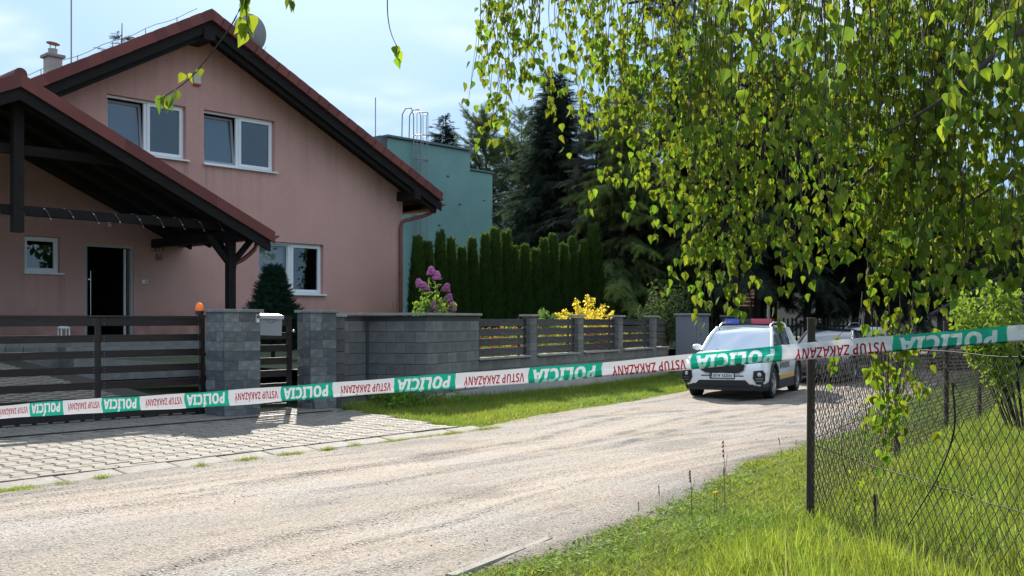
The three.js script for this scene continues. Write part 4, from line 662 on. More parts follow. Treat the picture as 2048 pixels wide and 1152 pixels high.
{ // pale feathery broadleaf trees far right, seen through the birch, and trees across the road that the windows mirror
  const broad = (name, label, x, b, h, rx, n, seed, col, size = 0.42, low = 0.3) => {
    const t = thing(name, label, 'tree', null, [x, -0.2, b]); trunkMesh(t, h * 0.75, 0.2, 0.05, 0.5, seed);
    const r0 = rng(seed), cl = []; for (let i = 0; i < 26; i++) cl.push([ball(r0, rx, h * (1 - low) / 2, rx, h * (1 + low) / 2, 0.2), 0.5 + 0.5 * r0()]);
    const bl = cl.map(([p]) => tube([new THREE.Vector3(0, Math.max(1, p.y * 0.55), 0), p.clone().multiplyScalar(0.95)], 0.05, 0.012, 4)); part(t, 'limbs', merge(bl), M.bark).userData.kind = 'stuff';
    bush(t, seed + 1, n, (r) => { const [c, s] = cl[Math.floor(r() * cl.length)], q = ball(r, rx * 0.42 * s, rx * 0.4 * s, rx * 0.42 * s, 0, 0.3); return q.add(c); }, ovalLeaf, leafy(...col), size, (r) => { const v = 0.7 + 0.6 * r(); return rgb(v * (0.9 + 0.3 * r()), v, v * 0.8); });
    return t;
  };
  broad('poplar', 'tall pale feathery tree far behind the birch leaves at the right', 72, 32, 25, 3.6, 5200, 71, [0.10, 0.14, 0.06], 0.36, 0.12);
  broad('broadleaf_tree', 'low green tree far right beyond the wire fence', 44, 12.4, 7.5, 3.2, 5200, 73, [0.07, 0.12, 0.025], 0.3, 0.15);
  broad('broadleaf_tree', 'broad green tree at the right picture edge behind the elder bush', 40, 7.5, 8.5, 3.6, 5200, 74, [0.06, 0.11, 0.02], 0.3, 0.12);
  broad('broadleaf_tree', 'round leafy tree across the road mirrored in the house windows', 29, -4, 11, 4.6, 5200, 75, [0.07, 0.12, 0.03], 0.5, 0.2);
  broad('broadleaf_tree', 'wide leafy tree across the road mirrored in the upper windows', 38, -9, 13, 5.2, 5200, 76, [0.065, 0.11, 0.03], 0.55, 0.2);
}
// ---------------------------------------------------------------- thuja row
{
  const r = rng(200), mk = (seed) => {
    const L = [], q = rng(seed), N = 1900;
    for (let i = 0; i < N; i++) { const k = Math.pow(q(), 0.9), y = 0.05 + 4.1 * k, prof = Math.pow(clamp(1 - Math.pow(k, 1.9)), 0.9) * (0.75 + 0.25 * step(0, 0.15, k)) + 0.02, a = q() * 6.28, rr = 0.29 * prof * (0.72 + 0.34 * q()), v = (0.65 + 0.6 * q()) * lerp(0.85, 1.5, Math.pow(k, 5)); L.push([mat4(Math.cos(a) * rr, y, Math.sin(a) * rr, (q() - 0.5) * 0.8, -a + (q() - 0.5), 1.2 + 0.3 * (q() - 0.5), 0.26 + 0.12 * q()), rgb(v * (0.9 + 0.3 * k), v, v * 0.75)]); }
    return L;
  };
  const m = needle(0.046, 0.092, 0.022), geo = sprayGeo(8, 0.34, 0.055, 0.05, 8), protos = [];
  const ORD = ['leftmost', 'second', 'third', 'fourth', 'fifth', 'sixth', 'seventh', 'eighth', 'ninth', 'tenth', 'eleventh', 'twelfth', 'thirteenth', 'fourteenth', 'fifteenth', 'sixteenth', 'seventeenth', 'rightmost'];
  const SIDE = (i) => i === 0 ? 'leftmost thuja of the hedge, close to the house corner' : i === 17 ? 'rightmost thuja of the hedge, taller and wider than its neighbours' : ORD[i] + ' thuja column from the left in the dark hedge behind the wall';
  const H = [4.15, 4.0, 4.45, 4.2, 3.9, 4.3, 4.5, 4.75, 4.7, 4.1, 4.2, 4.05, 4.5, 4.75, 4.35, 4.7, 4.55, 5.35];
  for (let i = 0; i < 18; i++) {
    const x = 22.95 + i * 0.555 + 0.12 * (r() - 0.5), s = 0.89 * H[i] / 4.25, w = i === 17 ? 1.25 : 0.84 + 0.2 * r();
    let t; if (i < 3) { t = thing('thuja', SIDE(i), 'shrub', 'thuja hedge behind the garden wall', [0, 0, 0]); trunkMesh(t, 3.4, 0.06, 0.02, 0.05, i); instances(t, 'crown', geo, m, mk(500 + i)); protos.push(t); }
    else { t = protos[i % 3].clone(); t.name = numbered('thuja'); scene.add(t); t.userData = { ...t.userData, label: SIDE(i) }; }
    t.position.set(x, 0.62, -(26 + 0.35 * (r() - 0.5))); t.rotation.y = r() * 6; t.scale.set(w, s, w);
  }
}
// ---------------------------------------------------------------- bushes and flowers in the garden
{
  const co = thing('dwarf_conifer', 'small dark green conifer between gate and ground floor window', 'shrub', null, [12.25, 0.66, 18.6]); trunkMesh(co, 1.5, 0.05, 0.01, 0.1, 3);
  const r = rng(71), L = []; for (let i = 0; i < 2600; i++) { const k = Math.pow(r(), 0.9), y = 0.2 + 1.78 * k, rad = (k < 0.35 ? 0.66 : k < 0.68 ? lerp(0.66, 0.22, (k - 0.35) / 0.33) : 0.22 * (1 - k) / 0.32 + 0.03) * (0.55 + 0.5 * r()) * (0.75 + 0.5 * n2(k * 7, 3)), a = r() * 6.28, v = 0.6 + 0.8 * r(); L.push([mat4(Math.cos(a) * rad, y, Math.sin(a) * rad, (r() - 0.5) * 0.9, -a + (r() - 0.5) * 1.2, 0.6 + 0.5 * (r() - 0.3), (0.24 + 0.1 * r()) * (k > 0.5 ? 0.75 : 1)), rgb(v, v, v)]); } instances(co, 'crown', spruceSpray[0], needle(0.022, 0.055, 0.032), L);
  const li = thing('lilac_bush', 'lilac bush with purple flower panicles above the block wall', 'bush', null, [14.25, 0.66, 15.7]), rl = rng(81), tips = [[-0.02, 1.9, 0], [-0.4, 1.62, 0.1], [0.34, 1.55, 0.05], [0.36, 1.34, 0.1], [0.5, 1.08, 0], [-0.1, 1.16, 0.15], [0.24, 0.98, -0.1], [-0.46, 1.05, -0.1], [0.60, 1.16, -0.1], [0.04, 1.8, 0.1], [-0.3, 1.56, 0.12], [0.44, 1.14, 0.12]];
  part(li, 'stems', merge(tips.map(([x, y, z], i) => tube(curve([new THREE.Vector3(0.05 * (i % 3), 0, 0.04 * (i % 2)), new THREE.Vector3(x * 0.5, y * 0.55, z), new THREE.Vector3(x, y - 0.05, z)], 6), 0.014, 0.005, 5))), M.bark);
  tips.forEach(([x, y, z], i) => { if (i === 7) return; const fl = []; for (let k = 0; k < 190; k++) { const t = rl(), a = rl() * 6.28, w = 0.085 * Math.sqrt(1 - t) * (0.3 + 0.7 * Math.sqrt(rl())) + 0.012; const c = 0.7 + 0.6 * rl(); fl.push([mat4(x + w * Math.cos(a) + 0.5 * x * t * 0.35, y - 0.05 + 0.16 * t, z + w * Math.sin(a), rl() * 6, rl() * 6, 0, 0.018 + 0.009 * rl()), rgb(c, c, c * 1.03)]); } instances(li, 'flower_panicle', new THREE.IcosahedronGeometry(1, 0), i < 2 || i > 5 ? std(0.38, 0.115, 0.28, 0.9) : std(0.30, 0.085, 0.22, 0.9), fl); });
  bush(li, 82, 900, (q) => { const k = q(); if (k < 0.42) { const t = tips[Math.floor(q() * tips.length)], f = 0.55 + 0.42 * q(); return new THREE.Vector3(t[0] * f + 0.11 * (q() - 0.5), t[1] * f + 0.1 * (q() - 0.5), t[2] + 0.1 * (q() - 0.5)); } return ball(q, 0.52, 0.38, 0.35, 1.0); }, ovalLeaf, leafy(0.15, 0.24, 0.035), 0.1, (q) => { const v = 0.7 + 0.7 * q(); return rgb(v, v, v * 0.9); });
  const ye = thing('yellow_bush', 'bright yellow leaved bush behind the garden fence', 'bush', null, [21.6, 0.66, 17.4]), rs = rng(90), st = []; for (let i = 0; i < 44; i++) { const a = rs() * 6.28, d = 0.95 * Math.sqrt(rs()); st.push([Math.cos(a) * d * 1.25 + 0.05, 0.72 + 0.78 * rs() * (1.05 - 0.5 * d), Math.sin(a) * d * 0.7]); } st.push([-0.15, 1.58, 0.1], [-0.62, 1.46, 0.1], [0.0, 1.5, 0], [-0.55, 1.35, 0]);
  part(ye, 'stems', merge(st.map(([x, y, z]) => tube([new THREE.Vector3(x * 0.2, 0, z * 0.2), new THREE.Vector3(x * 0.7, y * 0.6, z * 0.7), new THREE.Vector3(x, y, z)], 0.008, 0.003, 4))), M.bark);
  bush(ye, 91, 4200, (q) => { const s = st[Math.floor(q() * st.length)], f = 0.3 + 0.7 * Math.sqrt(q()); return new THREE.Vector3(s[0] * (0.2 + 0.8 * f) + 0.13 * (q() - 0.5), s[1] * f + 0.06 * q(), s[2] * (0.2 + 0.8 * f) + 0.13 * (q() - 0.5)); }, ovalLeaf, leafy(0.78, 0.66, 0.07, 0.55), 0.06, (q) => { const v = 0.7 + 0.5 * q(); return rgb(v, v * (0.88 + 0.16 * q()), v); });
  const y2 = thing('yellow_bush', 'low yellow green plant left of the yellow bush behind the fence', 'plant', null, [19.4, 0.66, 16.3]); bush(y2, 94, 420, (q) => ball(q, 0.42, 0.5, 0.3, 0.62), ovalLeaf, leafy(0.42, 0.40, 0.04), 0.07, (q) => { const v = 0.7 + 0.6 * q(); return rgb(v, v, v); });
  const y3 = thing('leafy_plant', 'small green leafy plant above the second fence bay', 'plant', null, [17.9, 0.66, 15.7]); bush(y3, 96, 90, (q) => ball(q, 0.3, 0.32, 0.2, 0.9), ovalLeaf, leafy(0.13, 0.22, 0.05), 0.16, (q) => { const v = 0.7 + 0.6 * q(); return rgb(v, v, v); });
  const b4 = thing('shrub', 'light green shrub behind the fence near the electricity cabinet', 'bush', null, [27.2, 0.3, 18.6]); trunkMesh(b4, 1.6, 0.06, 0.02, 0.2, 9); bush(b4, 97, 1900, (q) => ball(q, 0.95, 1.15, 0.9, 1.35), ovalLeaf, leafy(0.06, 0.085, 0.028), 0.11, (q) => { const v = 0.6 + 0.8 * q(); return rgb(v, v, v * 0.9); });
  const tw = thing('bare_twigs', 'bare branching twig above the block wall', 'plant', null, [13.0, 1.0, 15.4]); part(tw, 'twig', merge([[-0.1, 0.92], [0.02, 1.0], [0.12, 0.9], [0.2, 0.86]].map(([x, y]) => tube([new THREE.Vector3(0, 0, 0), new THREE.Vector3(x * 0.3, 0.6, 0), new THREE.Vector3(x, y, 0.02)], 0.008, 0.004, 4))), M.twig);
  // flower bed behind the boards: leaves and blossoms
  const lf = [], fl = [], q = rng(99);
  for (let i = 0; i < 9000; i++) { const s = 0.02 + 4.1 * q(), off = 0.3 + 1.7 * q(), x = 14.25 + 2.36 * s - 0.234 * off, b = 14.37 + 0.567 * s + 0.972 * off, hgt = Math.pow(q(), 1.4) * (0.25 + 0.6 * n2(s * 3, off * 2)), v = 0.6 + 0.8 * q(), yl = n2(s * 4, 9) ; lf.push([mat4(x, 0.68 + hgt, -b, (q() - 0.5) * 2, q() * 6.28, (q() - 0.5) * 2, 0.05 + 0.05 * q()), rgb(v * lerp(0.8, 1.9, yl), v * 1.05, v * 0.8)]);
    if (i % 9 === 0) { const k = Math.floor(4 * n2(s * 1.9 + 3, off * 0.7)), c = [[1.1, 0.75, 0.06], [0.9, 0.09, 0.06], [0.95, 0.3, 0.4], [1.0, 0.8, 0.5]][k]; fl.push([mat4(x, 0.72 + hgt, -b, q() * 6, q() * 6, 0, 0.022 + 0.02 * q()), rgb(...c)]); } }
  tag(instances(scene, 'flower_bed', ovalLeaf, leafy(0.15, 0.21, 0.03), lf), 'leafy flower bed seen through the gaps of the grey board fence', 'flower bed');
  tag(instances(scene, 'garden_flowers', new THREE.IcosahedronGeometry(1, 0), std(0.8, 0.8, 0.8, 0.8), fl), 'red, pink and yellow blossoms behind the grey board fence', 'flowers');
  // broad-leaved weeds at the corner of the driveway
  const wd = thing('weeds', 'clump of broad leaved weeds at the corner of drive and block wall', 'plant', null, [11.35, -0.03, 13.5]); bush(wd, 103, 1500, (k) => { const x = 2.3 * k() * k() - 0.3, z = -0.55 + 1.1 * k() - 0.1 * x; return new THREE.Vector3(x - z * 0.3, (0.07 + 0.32 * Math.pow(k(), 1.5)) * (1 - 0.25 * x) * (0.5 + n2(x * 3, z * 3)), z); }, ovalLeaf, leafy(0.13, 0.23, 0.03), 0.075, (k) => { const v = 0.6 + 0.8 * k(); return rgb(v, v, v * 0.8); });
  const el = thing('elder_bush', 'sunlit bright green bush at the right picture edge', 'bush', null, [14.6, -0.1, 4.15]); const es = [], er = rng(110); for (let i = 0; i < 26; i++) { const a = er() * 6.28, d = 1.1 * Math.sqrt(er()); es.push([Math.cos(a) * d, 1.2 + 1.0 * er(), Math.sin(a) * d]); }
  part(el, 'stems', merge(es.map(([x, y, z]) => tube([new THREE.Vector3(x * 0.2, 0, z * 0.2), new THREE.Vector3(x * 0.7, y * 0.6, z * 0.7), new THREE.Vector3(x, y, z)], 0.014, 0.004, 4))), M.bark);
  bush(el, 111, 3800, (k) => { const s = es[Math.floor(k() * es.length)], f = 0.48 + 0.54 * Math.sqrt(k()); return new THREE.Vector3(s[0] * (0.2 + 0.8 * f) + 0.3 * (k() - 0.5), s[1] * f + 0.2 * (k() - 0.5), s[2] * (0.2 + 0.8 * f) + 0.3 * (k() - 0.5)); }, ovalLeaf, leafy(0.17, 0.26, 0.03, 0.5), 0.085, (k) => { const v = 0.7 + 0.6 * k(); return rgb(v * 1.05, v, v * 0.8); });
}
// ---------------------------------------------------------------- grass
{
  function tuft(n, seed, spread, bend) { // blades of three segments, unit height
    const r = rng(seed), P = [];
    for (let i = 0; i < n; i++) { const a = r() * 6.28, d = spread * Math.sqrt(r()), x0 = Math.cos(a) * d, z0 = Math.sin(a) * d, h = 0.55 + 0.45 * r(), w = 0.028 + 0.022 * r(), f = r() * 6.28, cx = Math.cos(f), cz = Math.sin(f), bx = Math.cos(a + r()) * bend * (0.4 + r()), bz = Math.sin(a + r()) * bend * (0.4 + r());
      const pt = (t, s) => [x0 + bx * t * t + s * w * cx * (1 - 0.55 * t), h * t - 0.15 * (bx * bx + bz * bz) * t * t, z0 + bz * t * t + s * w * cz * (1 - 0.55 * t)], A = pt(0, -1), B = pt(0, 1), C = pt(0.55, -1), D = pt(0.55, 1), E = pt(1, 0); P.push(...A, ...B, ...C, ...B, ...D, ...C, ...C, ...D, ...E); }
    const g = new THREE.BufferGeometry(); g.setAttribute('position', new THREE.Float32BufferAttribute(P, 3)); g.computeVertexNormals(); return g;
  }
  const T1 = tuft(7, 1, 0.36, 0.45), T2 = tuft(7, 2, 0.45, 0.75), gm = leafy(0.19, 0.305, 0.036, 0.54);
  const near = [[], []], r = rng(404), dry = [];
  const put = (x, b, h, wdt, yel, lift = 0) => { const v = 0.5 + 0.8 * r(), y = clamp(yel + 0.5 * (r() - 0.5)); const straw = r() < 0.045 ? 1 : 0; near[Math.floor(r() * 2)].push([mat4(x, fall(x) - 0.035 + lift, -b, 0, r() * 6.28, 0, wdt, h, wdt), straw ? rgb(1.9 * v, 1.15 * v, 3.2 * v) : rgb(v * lerp(0.85, 1.6, y), v * lerp(0.95, 1.08, y), v * lerp(0.9, 1.0, y))]); };
  // right verge and the meadow behind the wire fence
  for (let i = 0; i < 175000; i++) {
    const zz = 3.9 + 22 * Math.pow(r(), 1.7), q = -0.16 + (r() < 0.85 ? 0.74 * r() : 0.74 + 0.5 * r()), L = q * zz, x = 0.729 * zz + 0.6845 * L, b = 0.6845 * zz - 0.729 * L, e = roadR(x) - b;   // wedge that holds the verge
    if (e < -0.55) continue; const pat = fbm(x * 0.9, b * 0.9, 0, 3, 7), sp = fbm(x * 1.7, b * 1.7, 0, 3, 17);
    const edge = step(-0.15, 0.75, e + 0.9 * (pat - 0.5)); if (r() > 0.03 + 0.97 * edge) continue;
    const tall = step(0.5, 1.9, e), fenceD = (b - (3.53 + 0.206 * (x - 7.05))), h = lerp(0.045, 0.12, edge) + 0.20 * tall * step(0.3, 0.7, sp) * step(0.9, 2, e) + 0.12 * tall * r() + (fenceD < 0.25 ? 0.10 * step(0.3, -0.3, fenceD) : 0);
    put(x, b, 0.66 * h * (0.5 + 0.9 * r() * r() + 0.25), 0.085 + 0.07 * r() * (1 + zz * 0.06), pat, e < 0.4 ? 0.02 : 0);
  }
  // left verge between road and fence
  for (let i = 0; i < 60000; i++) {
    const x = 9.8 + 21 * Math.pow(r(), 1.25), lo = roadL(x) - 0.06, fb = x < 12.3 ? 13.75 - (x > 11.3 ? 0.25 * (x - 11.3) : 0) : 13.62 + (x - 12.3) * 0.24, hi = Math.min(fb, x < 10.4 ? 9.95 + (x - 9.66) * 4.9 : 99); if (hi < lo) continue;
    const b = lerp(lo, hi, r()), e = b - lo, pat = fbm(x * 0.8 + 30, b * 0.8, 0, 3, 8), edge = step(-0.05, 0.9, e + 0.7 * (pat - 0.5)); if (r() > 0.1 + 0.9 * edge) continue;
    if (x < 10.5 && (x - 9.72) < (b - 9.95) * 0.186) continue;
    const wallD = fb - b; put(x, b, (lerp(0.035, 0.11, edge) + 0.12 * step(0.8, 0.1, wallD) + 0.05 * r()) * (0.7 + 0.6 * r()), 0.09 + 0.09 * r(), pat * 0.9 + 0.1 * (1 - edge));
  }
  // tufts along the kerb
  for (const [kx, n, wd] of [[2.95, 190, 0.55], [3.5, 130, 0.3], [3.95, 30, 0.1], [4.32, 60, 0.09], [5.4, 26, 0.09], [6.0, 90, 0.2], [6.55, 60, 0.22], [7.1, 70, 0.13], [7.55, 60, 0.13], [8.2, 60, 0.3], [8.9, 60, 0.4], [9.3, 90, 0.3], [9.9, 190, 0.4]]) for (let i = 0; i < n; i++) { const x = kx + wd * (r() + r() - 1), b = kerbB(Math.min(x, 10)) - 0.03 - (kx < 4 ? 0.22 : 0.08) * r(); put(x, b, 0.045 + 0.05 * r() * r(), 0.05 + 0.035 * r(), 0.35 + 0.4 * r(), 0.04); }
  for (const [kx, kb, n] of [[7.9, 11.9, 36], [8.5, 11.3, 26], [9.0, 10.9, 30], [6.6, 10.3, 10], [5.9, 12.1, 10], [9.4, 12.9, 20]]) for (let i = 0; i < n; i++) put(kx + 0.4 * (r() - 0.5), kb + 0.15 * (r() - 0.5), 0.03 + 0.02 * r(), 0.04, 0.6, 0.075);
  const clover = []; for (let i = 0; i < 9000; i++) { const zz = 5.2 + 9 * Math.pow(r(), 1.5), q = -0.14 + 0.7 * r(), L = q * zz, x = 0.729 * zz + 0.6845 * L, b = 0.6845 * zz - 0.729 * L, e = roadR(x) - b; if (e < 0.15 || n2(x * 1.6, b * 1.6, 0, 0, 44) < 0.48) continue; const v = 0.6 + 0.8 * r(); clover.push([mat4(x, fall(x) + 0.02 + 0.11 * r() * step(0, 1, e), -b, (r() - 0.5) * 1.6 - 0.9, r() * 6.28, (r() - 0.5) * 1.2, 0.022 + 0.03 * r()), rgb(v, v, v * (0.7 + 0.5 * r()))]); }
  tag(instances(scene, 'clover', ovalLeaf, leafy(0.15, 0.25, 0.04, 0.45), clover), 'low broad leaves growing among the grass of the right verge', 'clover');
  const g1 = instances(scene, 'grass', T1, gm, near[0]); tag(g1, 'sunlit upright grass blades on both verges of the gravel road', 'grass');
  const g2 = instances(scene, 'grass', T2, gm, near[1]); tag(g2, 'sunlit bent grass blades on both verges of the gravel road', 'grass');
  // meadow and lawn farther off
  const far = [[], []]; for (let i = 0; i < 30000; i++) { const zz = 16 + 50 * r(), q = 0.05 + 0.55 * r(), L = q * zz, x = 0.729 * zz + 0.6845 * L, b = 0.6845 * zz - 0.729 * L; if (b > roadR(x) && b < roadL(x) + 0.2) continue; if (b > 13 && x < 26) continue; const v = 0.6 + 0.5 * r(); far[i % 2].push([mat4(x, fall(x) - 0.04, -b, 0, r() * 6.28, 0, 0.35, 0.12 + 0.16 * r(), 0.35), rgb(v * 1.05, v, v)]); }
  tag(instances(scene, 'meadow', T2, gm, far[0].concat(far[1])), 'meadow grass farther off beyond the wire fence', 'grass');
  // seed stalks, dry stems and dandelions near the fence
  const stalk = [], fl = [], yl = rng(77);
  for (let i = 0; i < 90; i++) { const zz = 5.6 + 7 * yl(), q = 0.02 + 0.5 * yl(), L = q * zz, x = 0.729 * zz + 0.6845 * L, b = 0.6845 * zz - 0.729 * L; if (roadR(x) - b < 0.7) continue; const h = 0.28 + 0.3 * yl(), lx = 0.14 * (yl() - 0.5), lz = 0.14 * (yl() - 0.5), base = new THREE.Vector3(x, fall(x) - 0.03, -b); stalk.push(tube([base, base.clone().add(new THREE.Vector3(lx * 0.4, h * 0.6, lz * 0.4)), base.clone().add(new THREE.Vector3(lx, h, lz))], 0.0018, 0.0012, 3)); for (let k = 0; k < 4; k++) stalk.push(box(0.006, 0.018, 0.004, x + lx * (1 - k * 0.06), fall(x) + h - 0.03 - k * 0.014, b - lz * (1 - k * 0.06), k)); }
  const sk = setting('grass_stalks', merge(stalk), leafy(0.30, 0.30, 0.10), 'stuff'); tag(sk, 'thin seed stalks standing above the grass near the wire fence', 'grass stalks');
  const dl = thing('dandelion', 'two small yellow dandelion flowers in the grass verge', 'flower', null, [0.729 * 7.9 + 0.6845 * 1.6, 0, 0.6845 * 7.9 - 0.729 * 1.6]); for (const [x, z] of [[0, 0], [0.05, 0.012], [0.9, 0.4], [1.6, -0.6]]) { part(dl, 'stem', cyl(0.003, 0.2, x, 0.08, z, 5), leafy(0.15, 0.22, 0.05)); part(dl, 'flower', new THREE.SphereGeometry(0.017, 10, 6).scale(1, 0.5, 1).translate(x, 0.185, -z), leafy(0.75, 0.55, 0.02)); }
  for (const [x, b, h, lab] of [[7.02, 4.25, 0.62, 'tall thin dry stem standing in the verge left of the rusty post'], [6.62, 4.3, 0.42, 'short forked dry stem farther left in the verge']]) { const t = thing('dry_stem', lab, 'plant', null, [x, -0.03, b]); part(t, 'stem', merge([tube([new THREE.Vector3(0, 0, 0), new THREE.Vector3(-0.02, h * 0.5, 0.01), new THREE.Vector3(-0.05, h, 0.02)], 0.0042, 0.002, 5), tube([new THREE.Vector3(-0.02, h * 0.55, 0.01), new THREE.Vector3(0.04, h * 0.8, 0)], 0.003, 0.002, 4), ...[0.8, 0.86, 0.92, 0.97].map((k) => box(0.009, 0.024, 0.008, -0.05 * k, h * k, -0.01, k * 9, 0.3))]), std(0.16, 0.12, 0.09, 0.9)); }
  const ks = thing('kerb_slab', 'worn concrete edging slab at the right road edge in the grass', 'kerb', null, [4.45, -0.065, 4.42], 0.215); part(ks, 'slab', cbox(0.86, 0.1, 0.085, 0.012).translate(0.05, 0, 0), M.kerb); part(ks, 'end_slab', cbox(0.36, 0.085, 0.08, 0.012).rotateY(0.06).translate(0.72, 0.0, -0.02), M.kerb);
}

// ================================================================ parked vehicles
// built along +x = forward, y up, +z = right side; ground at y = 0, origin half way between the axles
function loft(st, closeEnds = true) {  // st: list of {x, pts: [[z, y], ...] half outline from bottom centre to top centre}; mirrored about z = 0
  const n = st[0].pts.length, full = st.map((s) => { const a = s.pts.map(([z, y]) => [z, y]), b = s.pts.slice(1, -1).reverse().map(([z, y]) => [-z, y]); return a.concat(b).map(([z, y]) => [s.x + (s.dx ? s.dx(z, y) : 0), y, z]); });
  const m = full[0].length, P = [], I = [];
  full.forEach((f) => f.forEach((p) => P.push(...p)));
  for (let i = 0; i + 1 < full.length; i++) for (let k = 0; k < m; k++) { const a = i * m + k, b = i * m + (k + 1) % m, c = a + m, d = b + m; I.push(a, b, c, b, d, c); }
  for (const [i, flip] of [[0, true], [full.length - 1, false]]) { const o = i * m; for (let k = 1; k + 1 < n; k++) { } for (let k = 0; k < n - 1; k++) { const a = o + k, b = o + k + 1, a2 = o + (m - k) % m, b2 = o + (m - k - 1) % m; const q = k === 0 ? [[a, b, b2]] : k === n - 2 ? [[a, b, a2]] : [[a, b, b2], [a, b2, a2]]; for (const [u, v, w] of q) flip ? I.push(u, w, v) : I.push(u, v, w); } }
  const g = new THREE.BufferGeometry(); g.setAttribute('position', new THREE.Float32BufferAttribute(P, 3)); g.setIndex(I);
  return g;
}
function canvasTex(w, h, draw) { const c = document.createElement('canvas'); c.width = w; c.height = h; draw(c.getContext('2d'), w, h); const t = new THREE.CanvasTexture(c); t.colorSpace = THREE.SRGBColorSpace; t.anisotropy = 8; return t; }
const rubber = std(0.012, 0.012, 0.013, 0.85), blackPlastic = std(0.022, 0.022, 0.024, 0.7), autoGlass = phys(0.55, 0.6, 0.66, 0.04, { metalness: 0.6, ior: 1.8, clearcoat: 1, clearcoatRoughness: 0.02 }), alloy = phys(0.42, 0.42, 0.43, 0.3, { metalness: 0.8 });
const wheelGeo = (() => {
  const tyre = new THREE.LatheGeometry([[0.235, -0.10], [0.30, -0.112], [0.335, -0.10], [0.348, -0.07], [0.35, 0], [0.348, 0.07], [0.335, 0.10], [0.30, 0.112], [0.235, 0.10]].map((v) => new THREE.Vector2(...v)), 36).rotateX(Math.PI / 2);
  const rim = [new THREE.LatheGeometry([[0.24, -0.105], [0.245, -0.09], [0.215, -0.07], [0.21, 0.0], [0.235, 0.1]].map((v) => new THREE.Vector2(...v)), 30).rotateX(Math.PI / 2)];
  for (let i = 0; i < 5; i++) for (const s of [-0.16, 0.16]) { const g = box(0.045, 0.2, 0.03, 0, 0.125, 0.0); g.rotateZ(s * 0.7); g.translate(0, 0, -0.085); rim.push(g.rotateZ(i * 1.2566)); }
  rim.push(new THREE.CylinderGeometry(0.065, 0.065, 0.05, 16).rotateX(Math.PI / 2).translate(0, 0, -0.08));
  return { tyre, rim: merge(rim), disc: new THREE.CylinderGeometry(0.2, 0.2, 0.02, 24).rotateX(Math.PI / 2).translate(0, 0, 0.0) };
})();
